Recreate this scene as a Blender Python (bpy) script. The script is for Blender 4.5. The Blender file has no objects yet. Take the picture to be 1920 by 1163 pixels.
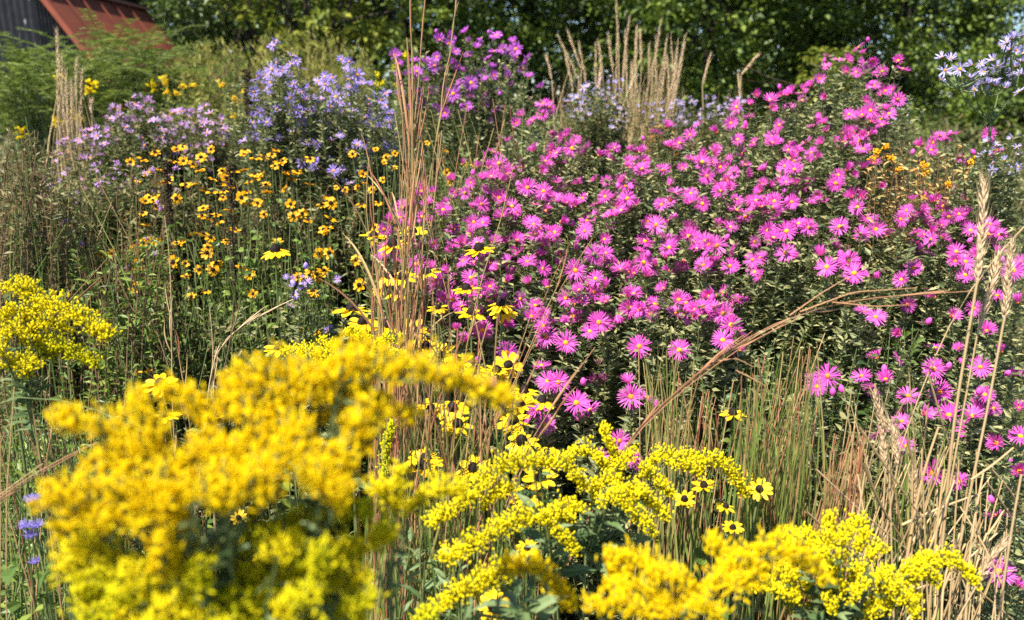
import bpy, math
import numpy as np
from mathutils import Matrix, Vector
RNG = np.random.default_rng(11)
C = bpy.context.scene.collection
sc = bpy.context.scene
rad = math.radians
TAU = 2*math.pi
def U(a, b, n=None): return RNG.uniform(a, b, n)
def V3(*a): return np.array(a, float)
def unit(v):
    v = np.asarray(v, float)
    return v/np.maximum(np.linalg.norm(v, axis=-1, keepdims=True), 1e-9)

# ------------------------------------------------------------------ camera and the map from photo pixels to places
FPX, PITCH, CAMZ = 1500.0, rad(14.6), 1.6
CAM = V3(0, 0, CAMZ)
def at(px, py, Y):
    """the point seen at photo pixel (px,py) at ground distance Y in front of the camera"""
    x, y = (px-960)/FPX, -(py-581.5)/FPX
    d = V3(x, math.cos(PITCH)+y*math.sin(PITCH), y*math.cos(PITCH)-math.sin(PITCH))
    return CAM + d*(Y/d[1])
def path(pts, Y, Y2=None):
    n = len(pts); Y2 = Y if Y2 is None else Y2
    return np.array([at(p[0], p[1], Y+(Y2-Y)*k/(n-1)) for k, p in enumerate(pts)])
def crop(lst, ox, oy):
    return [(ox+p[0]/2.983, oy+p[1]/2.983) + tuple(p[2:]) for p in lst]
SUN = unit(V3(-0.34, -0.36, 0.82))

# ------------------------------------------------------------------ materials
def mat(name, cols, rough=0.55, spec=0.3, transl=0.0, obj_var=0.0, noise=None, bump=0.0):
    """cols: list of linear RGB spread over the islands (leaves, petals, blades); noise = (scale, colour, amount)"""
    m = bpy.data.materials.new(name); m.use_nodes = True
    nt = m.node_tree; nt.nodes.clear(); N = nt.nodes.new; L = nt.links.new
    out = N('ShaderNodeOutputMaterial'); bs = N('ShaderNodeBsdfPrincipled')
    bs.inputs['Roughness'].default_value = rough; bs.inputs['Specular IOR Level'].default_value = spec
    geo = N('ShaderNodeNewGeometry'); ramp = N('ShaderNodeValToRGB')
    src = geo.outputs['Random Per Island']
    if obj_var > 0:
        oi = N('ShaderNodeObjectInfo'); mx = N('ShaderNodeMix')
        mx.inputs[0].default_value = obj_var
        L(src, mx.inputs[2]); L(oi.outputs['Random'], mx.inputs[3]); src = mx.outputs[0]
    L(src, ramp.inputs[0])
    els = ramp.color_ramp.elements; cols = list(cols)*2 if len(cols) == 1 else cols
    while len(els) < len(cols): els.new(0.5)
    for k, c in enumerate(cols):
        els[k].position = k/max(1, len(cols)-1); els[k].color = (*c, 1)
    col = ramp.outputs[0]
    if noise:
        tc = N('ShaderNodeTexCoord'); nz = N('ShaderNodeTexNoise'); nz.inputs['Scale'].default_value = noise[0]
        nz.inputs['Detail'].default_value = 4
        L(tc.outputs['Object'], nz.inputs['Vector'])
        mr = N('ShaderNodeMapRange'); mr.inputs[1].default_value = 0.42; mr.inputs[2].default_value = 0.68
        mr.inputs[4].default_value = noise[2]
        L(nz.outputs[0], mr.inputs[0])
        m2 = N('ShaderNodeMix'); m2.data_type = 'RGBA'
        L(mr.outputs[0], m2.inputs[0]); L(col, m2.inputs[6]); m2.inputs[7].default_value = (*noise[1], 1)
        col = m2.outputs[2]
        if bump:
            bp = N('ShaderNodeBump'); bp.inputs['Strength'].default_value = bump
            L(nz.outputs[0], bp.inputs['Height']); L(bp.outputs[0], bs.inputs['Normal'])
    L(col, bs.inputs['Base Color'])
    if transl > 0:
        tr = N('ShaderNodeBsdfTranslucent'); L(col, tr.inputs['Color'])
        ms = N('ShaderNodeMixShader'); ms.inputs[0].default_value = transl
        L(bs.outputs[0], ms.inputs[1]); L(tr.outputs[0], ms.inputs[2]); L(ms.outputs[0], out.inputs[0])
    else:
        L(bs.outputs[0], out.inputs[0])
    return m
M = {}
M['pink'] = mat('pink_petal', [(.62, .055, .42), (.78, .11, .54), (.87, .23, .67)], .5, .2, .35, .45)
M['purple'] = mat('purple_petal', [(.46, .08, .50), (.58, .13, .62), (.70, .20, .70)], .5, .2, .35, .45)
M['lilac'] = mat('lilac_petal', [(.36, .25, .74), (.48, .35, .84), (.60, .46, .88)], .5, .2, .35, .45)
M['pale'] = mat('pale_lilac_petal', [(.42, .37, .70), (.54, .48, .80), (.68, .63, .86)], .5, .2, .35, .45)
M['mauve'] = mat('mauve_petal', [(.52, .22, .56), (.62, .36, .70), (.58, .46, .74)], .5, .2, .3, .5)
M['blue'] = mat('mistflower_blue', [(.30, .24, .60), (.44, .36, .76), (.54, .46, .80)], .6, .2, .3, .3)
M['spent'] = mat('spent_petal', [(.22, .10, .09), (.36, .20, .16), (.45, .22, .30)], .7, .1, .2, .4)
M['disc'] = mat('aster_disc', [(.90, .40, .015), (.82, .26, .015), (.48, .10, .04)], .7, .2, 0, .9, (260, (.90, .36, .012), .75))
M['ray'] = mat('coneflower_petal', [(.84, .48, .008), (.88, .58, .010), (.86, .64, .02)], .5, .25, .25, .5)
M['ray_orange'] = mat('coneflower_petal_deep', [(.82, .38, .008), (.88, .50, .010)], .5, .25, .25, .5)
M['cone'] = mat('dark_cone', [(.006, .003, .003), (.016, .008, .006)], .75, .25, 0, .3)
M['gold'] = mat('goldenrod_bloom', [(.82, .70, .008), (.90, .77, .010), (.93, .80, .02)], .6, .1, .35, .15)
M['gold_warm'] = mat('goldenrod_bloom_warm', [(.95, .69, .004), (.96, .75, .005), (.96, .80, .010)], .6, .1, .45, .15)
M['gold_shaded'] = mat('goldenrod_bloom_shaded', [(.58, .60, .012), (.74, .68, .010), (.84, .74, .012)], .6, .1, .35, .15)  # duller green-yellow copy of the bloom: shade on the lower plumes put into colour
M['leaf_aster'] = mat('aster_leaf', [(.075, .105, .038), (.15, .18, .07), (.26, .27, .11), (.40, .37, .16)], .5, .4, .25)
M['leaf_dark'] = mat('dark_leaf', [(.03, .06, .015), (.07, .115, .024), (.14, .19, .035)], .45, .4, .25)
M['leaf_mid'] = mat('green_leaf', [(.06, .12, .018), (.13, .20, .03), (.25, .31, .045)], .45, .4, .3)
M['leaf_sage'] = mat('sage_leaf', [(.08, .14, .045), (.14, .20, .07), (.21, .27, .11)], .55, .35, .25)
M['leaf_weed'] = mat('weed_leaf', [(.06, .085, .024), (.12, .14, .042), (.22, .22, .075), (.27, .19, .09)], .5, .35, .25)
M['leaf_brown'] = mat('dying_leaf', [(.40, .19, .05), (.55, .31, .09), (.58, .43, .16), (.30, .28, .07)], .6, .2, .25)
M['leaf_feather'] = mat('feathery_leaf', [(.09, .14, .025), (.17, .23, .035), (.31, .35, .07)], .5, .3, .3)
M['leaf_olive'] = mat('olive_leaf', [(.22, .23, .04), (.36, .36, .07), (.50, .46, .11)], .5, .3, .35)
M['tree_dark'] = mat('tree_leaf_dark', [(.022, .045, .009), (.065, .11, .018), (.16, .22, .035)], .45, .4, .25)
M['tree_mid'] = mat('tree_leaf', [(.036, .068, .011), (.105, .16, .019), (.23, .29, .037)], .45, .4, .3)
M['tree_yellow'] = mat('tree_leaf_yellowing', [(.09, .13, .018), (.19, .23, .026), (.36, .35, .045)], .45, .3, .35)
M['tree_blue'] = mat('tree_leaf_bluish', [(.05, .085, .05), (.09, .14, .075), (.15, .19, .10)], .5, .3, .25)
M['stem_green'] = mat('green_stem', [(.10, .14, .04), (.17, .20, .07)], .55, .3, 0)
M['stem_brown'] = mat('brown_stem', [(.13, .08, .04), (.24, .15, .08)], .65, .2, 0)
M['bark'] = mat('bark', [(.035, .027, .02)], .9, .1, 0, 0, (9, (.06, .05, .04), 1), .6)
M['blue_stem'] = mat('red_tan_grass', [(.30, .09, .05), (.42, .15, .09), (.56, .34, .16), (.24, .24, .06), (.44, .18, .10)], .5, .3, .12, .1, (14, (.54, .34, .16), .35))
M['grass_green'] = mat('green_grass', [(.09, .16, .03), (.16, .24, .045), (.28, .33, .08), (.34, .25, .10)], .5, .3, .2, 0, (10, (.34, .28, .10), .25))
M['grass_weed'] = mat('mixed_grass', [(.06, .12, .02), (.13, .20, .035), (.25, .28, .07), (.27, .19, .08)], .5, .3, .2)
M['rust_stem'] = mat('rust_stem', [(.27, .10, .05), (.40, .20, .10), (.50, .32, .16)], .55, .25, .05, .1)
M['straw'] = mat('straw', [(.44, .29, .13), (.55, .39, .20), (.62, .47, .27)], .55, .3, .1, .2, (30, (.50, .33, .15), .6))
M['straw_head'] = mat('straw_seed_head', [(.56, .38, .20), (.74, .56, .34), (.66, .46, .26)], .6, .2, .15, .2)
M['dead'] = mat('dead_spike', [(.035, .024, .016), (.075, .048, .03)], .85, .1, 0)

# ------------------------------------------------------------------ mesh builder (triangles only, numpy)
class MB:
    def __init__(s): s.v, s.f, s.m, s.n = [], [], [], 0
    def add(s, v, f, mi=0):
        v = np.asarray(v, float).reshape(-1, 3); f = np.asarray(f, int).reshape(-1, 3)
        s.v.append(v); s.f.append(f+s.n); s.m.append(np.full(len(f), mi, int)); s.n += len(v)
    def mesh(s, name, mats, smooth=True, origin=(0, 0, 0)):
        v = np.concatenate(s.v) - np.asarray(origin); f = np.concatenate(s.f); mi = np.concatenate(s.m)
        me = bpy.data.meshes.new(name)
        me.vertices.add(len(v)); me.vertices.foreach_set('co', v.astype(np.float32).ravel())
        me.loops.add(f.size); me.loops.foreach_set('vertex_index', f.astype(np.int32).ravel())
        me.polygons.add(len(f)); me.polygons.foreach_set('loop_start', np.arange(0, f.size, 3, dtype=np.int32))
        for m in (mats if isinstance(mats, (list, tuple)) else [mats]): me.materials.append(m)
        me.polygons.foreach_set('material_index', mi.astype(np.int32))
        me.polygons.foreach_set('use_smooth', np.full(len(f), smooth))
        me.update(calc_edges=True); me.validate()
        return me
    def inst(s, tv, tf, R, P, S, mi=0):
        """template (tv,tf) copied with rotations R (N,3,3), places P (N,3), scales S (N,) or (N,3)"""
        N = len(P); S = np.asarray(S, float)
        S = np.repeat(S[:, None], 3, 1) if S.ndim == 1 else S
        v = np.einsum('nij,nkj->nki', R, tv[None]*S[:, None, :]) + P[:, None, :]
        f = tf[None] + (np.arange(N)*len(tv))[:, None, None]
        s.add(v, f, mi)
    def tubes(s, P, R, k=4, mi=0):
        """P (N,S,3) centre lines, R (N,S) radii"""
        N, S, _ = P.shape
        T = unit(np.gradient(P, axis=1)); ref = np.where(np.abs(T[..., 2:3]) > .9, V3(1, 0, 0), V3(0, 0, 1))
        A = unit(np.cross(T, ref)); B = np.cross(T, A)
        a = np.arange(k)*TAU/k
        ring = P[:, :, None, :] + R[:, :, None, None]*(np.cos(a)[None, None, :, None]*A[:, :, None, :] + np.sin(a)[None, None, :, None]*B[:, :, None, :])
        i = np.arange(S-1)[:, None]*k; j = np.arange(k)[None]; j2 = (j+1) % k
        q = np.stack([i+j, i+j2, i+k+j2, i+k+j], -1).reshape(-1, 4)
        f = np.concatenate([q[:, [0, 1, 2]], q[:, [0, 2, 3]]])
        f = f[None] + (np.arange(N)*S*k)[:, None, None]
        s.add(ring, f, mi)
    def strips(s, P, W, side, nrm=None, fold=0.0, mi=0):
        """flat blades: P (N,S,3), W (N,S) half widths, side (N,3) or (N,S,3); with nrm a V fold"""
        N, S, _ = P.shape
        sd = side if side.ndim == 3 else side[:, None, :]
        Lf, Rt = P - sd*W[..., None], P + sd*W[..., None]
        Md = P if nrm is None else P - (nrm if nrm.ndim == 3 else nrm[:, None, :])*(W*fold)[..., None]
        v = np.stack([Lf, Md, Rt], 2)
        i = np.arange(S-1)[:, None]*3; j = np.arange(2)[None]
        q = np.stack([i+j, i+j+1, i+3+j+1, i+3+j], -1).reshape(-1, 4)
        f = np.concatenate([q[:, [0, 1, 2]], q[:, [0, 2, 3]]])
        s.add(v, f[None] + (np.arange(N)*S*3)[:, None, None], mi)

def link(name, me, parent=None, M4=None):
    o = bpy.data.objects.new(name, me); C.objects.link(o)
    if parent is not None: o.parent = parent
    if M4 is not None: o.matrix_basis = M4
    return o
def tag(o, label, cat, group=None, kind=None):
    o['label'] = label
    if cat: o['category'] = cat
    if group: o['group'] = group
    if kind: o['kind'] = kind
    return o
def thing(name, label, cat, loc, group=None):
    o = bpy.data.objects.new(name, None); C.objects.link(o); o.empty_display_size = .05
    o.location = loc
    return tag(o, label, cat, group)

# ------------------------------------------------------------------ templates
LEAF_S = (np.array([[0, 0, 0], [-.16, .42, .05], [.16, .42, .05], [0, 1, -.06]], float), np.array([[0, 3, 1], [0, 2, 3]]))
LEAF_L = (np.array([[0, 0, 0], [-.13, .3, .05], [0, .3, 0], [.13, .3, .05], [-.11, .65, .03], [0, .65, -.03], [.11, .65, .03], [0, 1, -.16]], float),
          np.array([[0, 2, 1], [0, 3, 2], [1, 2, 5], [1, 5, 4], [2, 3, 6], [2, 6, 5], [4, 5, 7], [5, 6, 7]]))
LEAF_B = (LEAF_L[0]*np.array([2.2, 1, 1.6]), LEAF_L[1])
LEAF_N = (LEAF_S[0]*np.array([.5, 1, 1]), LEAF_S[1])
LEAF_T = (np.array([[0, 0, 0], [-.3, .4, .07], [.3, .4, .07], [0, 1, -.1]], float), LEAF_S[1])
def spindle(k, prof):
    """solid of revolution along +Y: prof = (t, r) rows, closed by points at both ends"""
    v, f = [], []
    v.append((0, prof[0][0], 0)); a = np.arange(k)*TAU/k
    for t, r in prof[1:-1]:
        v += [(r*math.cos(x), t, r*math.sin(x)) for x in a]
    v.append((0, prof[-1][0], 0)); nr = len(prof)-2
    for j in range(k):
        f.append((0, 1+j, 1+(j+1) % k))
        for i in range(nr-1):
            b, c = 1+i*k, 1+(i+1)*k
            f += [(b+j, c+j, c+(j+1) % k), (b+j, c+(j+1) % k, b+(j+1) % k)]
        f.append((1+nr*k, 1+(nr-1)*k+(j+1) % k, 1+(nr-1)*k+j))
    return np.array(v, float), np.array(f)
BUD = spindle(5, [(0, 0), (.25, .17), (.72, .21), (1.0, 0)])
SPIKELET = spindle(4, [(0, 0), (.3, .10), (.7, .08), (1.3, 0)])
def dome(k, rings, h, rnd=0.0, top=0.0):
    v, f = [], []
    for i in range(rings):
        th = (math.pi/2)*i/rings
        for j in range(k):
            q = 1+U(-rnd, rnd)
            v.append((math.cos(th)*math.cos(TAU*(j+.5*i)/k)*q, math.cos(th)*math.sin(TAU*(j+.5*i)/k)*q, h*math.sin(th)*q))
    v.append((0, 0, h*(1-top)))
    for i in range(rings-1):
        for j in range(k):
            a, b = i*k, (i+1)*k
            f += [(a+j, a+(j+1) % k, b+(j+1) % k), (a+j, b+(j+1) % k, b+j)]
    a = (rings-1)*k
    f += [(a+j, a+(j+1) % k, len(v)-1) for j in range(k)]
    return np.array(v), np.array(f)

def frames(D, spin=True, up=None):
    """rotations whose Y axis is D (N,3) and Z axis leans up"""
    D = unit(D); N = len(D)
    u = np.tile(V3(0, 0, 1), (N, 1)) if up is None else up
    u = u + RNG.normal(0, .45, (N, 3)) if spin else u + 1e-3
    X = unit(np.cross(D, u)); Z = np.cross(X, D)
    return np.stack([X, D, Z], -1)
def face_mat(d, roll, size, P):
    """matrix with +Z along d"""
    d = unit(d); r = V3(0, 0, 1) if abs(d[2]) < .95 else V3(0, 1, 0)
    x = unit(np.cross(r, d)); y = np.cross(d, x); c, s = math.cos(roll), math.sin(roll)
    A = np.stack([c*x+s*y, -s*x+c*y, d], -1)*size
    return Matrix([[*A[0], P[0]], [*A[1], P[1]], [*A[2], P[2]], [0, 0, 0, 1]])

# flower heads of unit diameter; +Z is the way they face
def petal_ring(mb, n, elev, L, w, r0, jit, curl, S=5, tipw=.45, fold=0.0, layers=1, miss=0.0):
    for ly in range(layers):
        az = TAU*(np.arange(n)+.5*ly)/n + RNG.normal(0, .35*TAU/n*jit, n)
        if miss: az = az[U(0, 1, n) > miss]
        k = len(az)
        e = elev + ly*.16 + RNG.normal(0, .16*jit, k); LL = L*(1-.10*ly)*U(1-.16*jit, 1.0, k); cu = curl + RNG.normal(0, .25*jit, k)
        t = np.linspace(0, 1, S); P = np.zeros((k, S, 3)); rr = np.full(k, r0); zz = np.full(k, -.01*ly)
        out = np.stack([np.cos(az), np.sin(az), 0*az], -1)
        Tn = np.zeros((k, S, 3))
        for i in range(S):
            ang = e + cu*(t[i]-.5)
            P[:, i] = out*rr[:, None]; P[:, i, 2] = zz
            Tn[:, i] = out*np.cos(ang)[:, None]; Tn[:, i, 2] = np.sin(ang)
            st = (LL-r0)/(S-1); rr = rr + st*np.cos(ang); zz = zz + st*np.sin(ang)
        side = np.stack([-np.sin(az), np.cos(az), 0*az], -1)
        tw = RNG.normal(0, .3*jit, k)
        sd = side*np.cos(tw)[:, None]; sd[:, 2] += np.sin(tw)
        prof = np.interp(t, [0, .25, .6, .88, 1], [.55, .85, 1.0, .8, tipw*.6])
        W = w*prof[None]*U(.85, 1.15, k)[:, None]
        nr = np.cross(Tn, np.broadcast_to(sd[:, None], Tn.shape)) if fold else None
        mb.strips(P, W, unit(sd), nr, fold)
def calyx(mb, r, h, mi):
    v, f = dome(8, 3, -h)
    mb.add(v*np.array([r, r, 1]) + V3(0, 0, -.005), f[:, ::-1], mi)
def aster_heads(key, n, layers, w, green, kinds):
    out = {}
    for kind, lst in kinds.items():
        out[kind] = []
        for q, (elev, curl) in enumerate(lst):
            mb = MB(); petal_ring(mb, n, elev, .5, w, .07, 1.0, curl, layers=layers, miss=.06)
            calyx(mb, .09, .15, 1)
            out[kind].append(mb.mesh(key+'_petals', [M[key], M[green]]))
    return out
KIN = {'open': [(.10, .25), (.22, -.3), (.02, -.35)], 'half': [(.62, .3), (.80, -.5)], 'tuft': [(1.08, .2), (1.2, -.45)]}
HEADS = {'pink': aster_heads('pink', 26, 2, .019, 'leaf_aster', KIN),
         'purple': aster_heads('purple', 20, 2, .026, 'leaf_aster', KIN),
         'lilac': aster_heads('lilac', 17, 1, .036, 'leaf_aster', KIN),
         'pale': aster_heads('pale', 15, 1, .040, 'leaf_aster', KIN),
         'spent': aster_heads('spent', 14, 1, .020, 'leaf_aster', {'half': [(.9, -1.2)], 'tuft': [(1.1, -.9)]}),
         'mauve': aster_heads('mauve', 12, 1, .045, 'leaf_aster', KIN)}
def disc_mesh():
    v, f = dome(12, 4, .6, .10, .15); mb = MB(); mb.add(v*.095, f); return mb.mesh('disc', M['disc'])
DISC = [disc_mesh() for _ in range(3)]
def ray_heads(mkey, n, w, kinds):
    out = []
    for elev, curl in kinds:
        mb = MB(); petal_ring(mb, n, elev, .5, w, .08, .6 if n > 9 else .9, curl, S=6, tipw=.5, fold=.35); calyx(mb, .13, .06, 1)
        out.append(mb.mesh('ray_petals', [M[mkey], M['leaf_mid']]))
    return out
RAYS_BIG = ray_heads('ray', 11, .088, [(-.15, -.3), (.05, -.4), (-.35, -.3), (.10, -.7)])
RAYS_SMALL = ray_heads('ray_orange', 9, .115, [(.05, -.5), (-.2, -.5), (.2, -.6), (-.4, -.3)])
def cone_mesh(h):
    v, f = dome(16, 7, h, .09, .08); mb = MB(); mb.add(v*np.array([.15, .15, .15]), f); return mb.mesh('cone', M['cone'])
CONE_BIG = [cone_mesh(1.5), cone_mesh(1.25)]; CONE_SMALL = [cone_mesh(.9)]
mb = MB(); v_, f_ = spindle(8, [(0, 0), (.2, .28), (.55, .34), (.85, .2), (1, 0)])
mb.add(v_[:, [0, 2, 1]], f_[:, ::-1]); BUDM = {k: mb.mesh(k+'_bud', M[k]) for k in ('pink', 'lilac', 'purple')}

# ------------------------------------------------------------------ plants
def bez(P0, P1, P2, t):
    t = np.asarray(t)
    if t.ndim == 1: t = np.broadcast_to(t, (len(P0), len(t)))
    t = t[..., None]
    return (1-t)**2*P0[:, None] + 2*t*(1-t)*P1[:, None] + t*t*P2[:, None]
def stems_to(tips, base, spread=.04, lean=.3, hz=.6):
    n = len(tips); B = np.tile(np.array([base[0], base[1], 0.]), (n, 1)) + np.c_[RNG.normal(0, spread, (n, 2)), np.zeros(n)]
    K = B*(1-lean) + tips*lean + np.c_[RNG.normal(0, spread*.8, (n, 2)), np.zeros(n)]; K[:, 2] = tips[:, 2]*hz
    return B, K, tips
def leaves_on(mb, curves, per, t0, t1, size, tpl, up=(.1, .8), taper=.5, mi=0, aspect=1.0):
    B, K, T = curves; n = len(B)
    t = U(t0, t1, (n, per)); P = bez(B, K, T, t).reshape(-1, 3); t = t.ravel()
    az = U(0, TAU, len(P)); D = np.stack([np.cos(az), np.sin(az), U(*up, len(P))], -1)
    S = U(size[0], size[1], len(P))*(1-taper*(t-t0)/(t1-t0+1e-6))
    mb.inst(*tpl, frames(D), P, np.c_[S*aspect, S, S], mi)
def aster_plant(label, base, blooms, key, group, fill=2, per=46, lsize=(.016, .036), fsize=.046, leafmat='leaf_aster', kindp=(.45, .35, .20),
                name='aster_plant', cat='aster', t0=.5, disc=True, buds=3, drop=(.01, .10)):
    """blooms: list of (point, faces_camera)"""
    base = np.array([base[0], base[1], 0.])
    root = thing(name, label, cat, base, group)
    pts = np.array([b[0] for b in blooms])
    tips = [pts]
    for _ in range(fill):
        tips.append(pts + np.c_[RNG.normal(0, .045, len(pts)), RNG.normal(.03, .05, len(pts)), -U(drop[0], drop[1], len(pts))])
    tips = np.concatenate(tips)
    cv = stems_to(tips, base)
    mb = MB(); t = np.linspace(0, 1, 9)
    mb.tubes(bez(*cv, t), np.linspace(.0020, .0007, 9)[None]*U(.8, 1.2, len(tips))[:, None], 3)
    link('stems', mb.mesh('stems', M['stem_green'], True, base), root)
    mb = MB(); leaves_on(mb, cv, per, t0, 1.0, lsize, LEAF_S, taper=.35, aspect=1.25)
    leaves_on(mb, cv, per//2, .8, 1.0, (lsize[0]*.8, lsize[1]*.9), LEAF_S, taper=.2, aspect=1.25)
    link('foliage', mb.mesh('foliage', M[leafmat], False, base), root)
    H = HEADS[key]
    for P, f in blooms:
        tocam = unit(CAM-P)
        if f:
            d = tocam*.8 + SUN*.35 + RNG.normal(0, .16, 3); kind = 'open'
        else:
            d = V3(0, 0, .6) + tocam*.40 + SUN*.2 + RNG.normal(0, .5, 3); kind = RNG.choice(['open', 'half', 'tuft'], p=kindp)
        s = fsize*U(.74, 1.14)*(1.05 if f else 1.0)
        if key == 'pink' and not f and U(0, 1) < .06: kind = RNG.choice(['half', 'tuft']); fl = link('spent_flower', HEADS['spent'][kind][0], root, face_mat(d, U(0, TAU), s*.75, P-base)); continue
        fl = link('flower', H[kind][RNG.integers(len(H[kind]))], root, face_mat(d, U(0, TAU), s, P-base))
        if disc: link('disc', DISC[RNG.integers(3)], fl)
    if key in BUDM and buds:
        for q in RNG.choice(len(pts), min(buds, len(pts)), replace=False):
            P = pts[q] + RNG.normal(0, .02, 3) + V3(0, 0, -.01)
            link('flower_bud', BUDM[key], root, face_mat(V3(0, 0, 1)+RNG.normal(0, .3, 3), 0, .016, P-base))
    return root
def pip(p, poly):
    x, y = p; r = False; n = len(poly)
    for i in range(n):
        (x1, y1), (x2, y2) = poly[i], poly[(i+1) % n]
        if (y1 > y) != (y2 > y) and x < (x2-x1)*(y-y1)/(y2-y1)+x1: r = not r
    return r
def scatter(poly, n, dmin, keep=()):
    xs = [p[0] for p in poly]; ys = [p[1] for p in poly]; out = list(keep); k0 = len(out); tries = 0
    while len(out)-k0 < n and tries < n*60:
        tries += 1
        p = (U(min(xs), max(xs)), U(min(ys), max(ys)))
        if pip(p, poly) and all((p[0]-q[0])**2+(p[1]-q[1])**2 > dmin*dmin for q in out): out.append(p)
    return out[k0:]
#@@PINK
# ---- the magenta New England asters: bloom places read from the photo (1 = the flower faces the camera)
pk = []
pk += crop([(740,80,1),(800,155),(960,80),(1060,75),(985,180),(1085,150,1),(1140,215),(1225,265),(620,190),(280,70),(240,120),(230,260),(490,330),(520,410,1),(640,400),
 (725,390),(620,515,1),(800,290),(1040,300),(1130,340),(920,410),(1000,510),(860,500),(1085,545,1),(1310,350,1),(1420,395,1),(1340,525),(1360,130,1),(1515,100),
 (1760,95,1),(1690,305,1),(1550,310),(1510,365),(1830,350),(1880,355),(1630,370),(1800,450),(1600,490),(1665,570,1),(1545,600),(1870,590),(1440,640,1),(1390,690,1),
 (1130,660),(1145,720,1),(1255,755,1),(1090,770),(1665,775,1),(1890,795,1),(790,685,1),(640,680),(690,745),(745,860),(800,775),(925,810,1),(1120,880),(1095,960),
 (1155,970,1),(1210,975,1),(1440,880),(1430,960),(1620,1055,1),(1710,1060),(1600,975),(1315,1090,1),(1390,1130),(1100,1130),(820,975),(570,10),(450,50)], 640, 390)
pk += crop([(100,5),(190,100),(270,90),(350,50),(450,20),(520,70),(580,130,1),(705,110,1),(875,105,1),(1040,60),(1080,120),(125,185,1),(190,210,1),(400,190),(115,320,1),
 (265,325,1),(390,290,1),(575,250,1),(770,260),(805,330,1),(930,295,1),(960,365,1),(1040,385),(1290,335,1),(1375,260),(1530,245,1),(1580,375,1),(1440,175),(1170,145),
 (1280,80),(1250,15),(1330,10),(1450,20),(1545,35,1),(1610,125),(1720,90),(1770,150),(1850,350,1),(1890,300),(220,475),(225,590,1),(270,655,1),(225,740,1),(310,690),
 (320,800),(20,580),(735,970),(810,940,1),(750,1000),(1210,840),(1000,940),(1135,960),(1070,1000),(1260,1050),(1410,780),(1405,900,1),
 (1545,790),(1665,890,1),(1700,690),(1690,1045,1),(1650,1120),(1220,1140),(1760,490),(1010,580),(1080,610),(1880,1120),(1740,1120)], 1280, 390)
pk += crop([(110,905,1),(135,985,1),(210,935),(285,965,1),(210,1070,1),(110,1140,1),(275,1120),(130,850),(40,755),(85,700),(190,740),(270,690,1),(355,720),(300,600),
 (370,580),(410,530),(490,560),(490,600),(540,700),(600,610),(610,520),(665,520),(720,480),(765,440),(800,540),(810,320),(800,370),(870,335),(920,335),(970,405,1),
 (985,265),(1010,300),(1115,400,1),(1205,340),(1230,385),(1110,530),(1170,500),(1205,560,1),(1050,620,1),(930,640),(1000,645),(740,660),(790,690),(885,725),(1045,750),
 (990,790),(855,790),(780,800),(680,800),(640,850),(520,800),(590,840),(500,760),(400,780),(330,860),(350,920),(570,930,1),(620,900),(560,1010),(580,1040),(720,910),
 (750,880),(1070,910),(870,980,1),(950,970),(920,950),(680,1050),(610,1130,1),(780,1050),(1110,1040),(950,1100),(1000,1110),(1400,800),(1335,810),(1390,840),(1475,780),
 (1510,750),(1440,760),(1715,750,1),(1720,870),(1760,840),(1590,920),(1540,880),(1290,1120),(1420,1110),(1510,1060),(1560,1110),(1520,1090)], 1280, 0)
pk += crop([(1055,560),(1130,580),(1165,600),(1125,640,1),(1010,650),(980,690),(1070,690),(1175,740),(1240,765),(1290,830,1),(1310,790),(1370,830),(1440,870),(1510,845),
 (1620,840),(1690,900),(1650,850),(1580,920),(1760,740),(1820,710),(1890,800),(1850,830),(880,915,1),(850,850),(910,790),(960,780),(800,885),(930,975),(1010,930),
 (790,1000),(1040,1050,1),(1130,1070,1),(860,1100),(690,1080),(900,1130),(600,1140),(490,1140),(450,1070),(1475,1100,1),(1600,1110,1),(1790,1145,1),(1830,1040),
 (1350,1110),(1640,1030)], 640, 0)
pk += crop([(1225,50,1),(1220,170),(1250,190),(1400,340),(1550,390),(1590,100),(1510,150),(1880,330),(1760,575),(1770,890,1),(1880,970),(1700,20),(1620,20)], 1280, 773)
pk += crop([(1140,70,1),(1050,30),(1350,20),(1640,270),(1555,160),(1445,255)], 640, 773)
pk = [(p[0], p[1], p[2] if len(p) > 2 else 0) for p in pk]
pk_poly = [(1010,195),(1060,230),(1110,270),(1240,250),(1330,240),(1420,190),(1540,150),(1600,100),(1680,130),(1690,200),(1640,270),(1620,350),(1680,420),(1740,360),(1900,420),(1915,540),
           (1860,560),(1800,520),(1640,530),(1560,520),(1440,500),(1380,620),(1250,600),(1200,600),(1060,620),(900,640),(800,520),(830,420),(890,300),(960,230)]
pk += [(p[0], p[1], 0) for p in scatter(pk_poly, 90, 16, pk)]
for _ in range(360):
    p = pk[RNG.integers(len(pk))]; q = (p[0]+RNG.normal(0, 20), p[1]+RNG.normal(0, 14))
    if pip(q, pk_poly): pk.append((*q, 0))
pk += [(p[0], p[1], 0) for p in scatter([(720,400),(800,340),(880,300),(960,330),(960,560),(880,600),(780,540),(710,480)], 46, 15, pk)]
pk_poly2 = [(1700,560),(1915,440),(1915,840),(1650,820),(1620,700)]
pk += [(p[0], p[1], 0) for p in scatter(pk_poly2, 16, 40, pk)]
def pk_depth(y): return float(np.interp(y, [80,150,300,450,600,750,900,1100], [2.25,2.12,1.88,1.63,1.42,1.25,1.12,1.02]))
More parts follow.
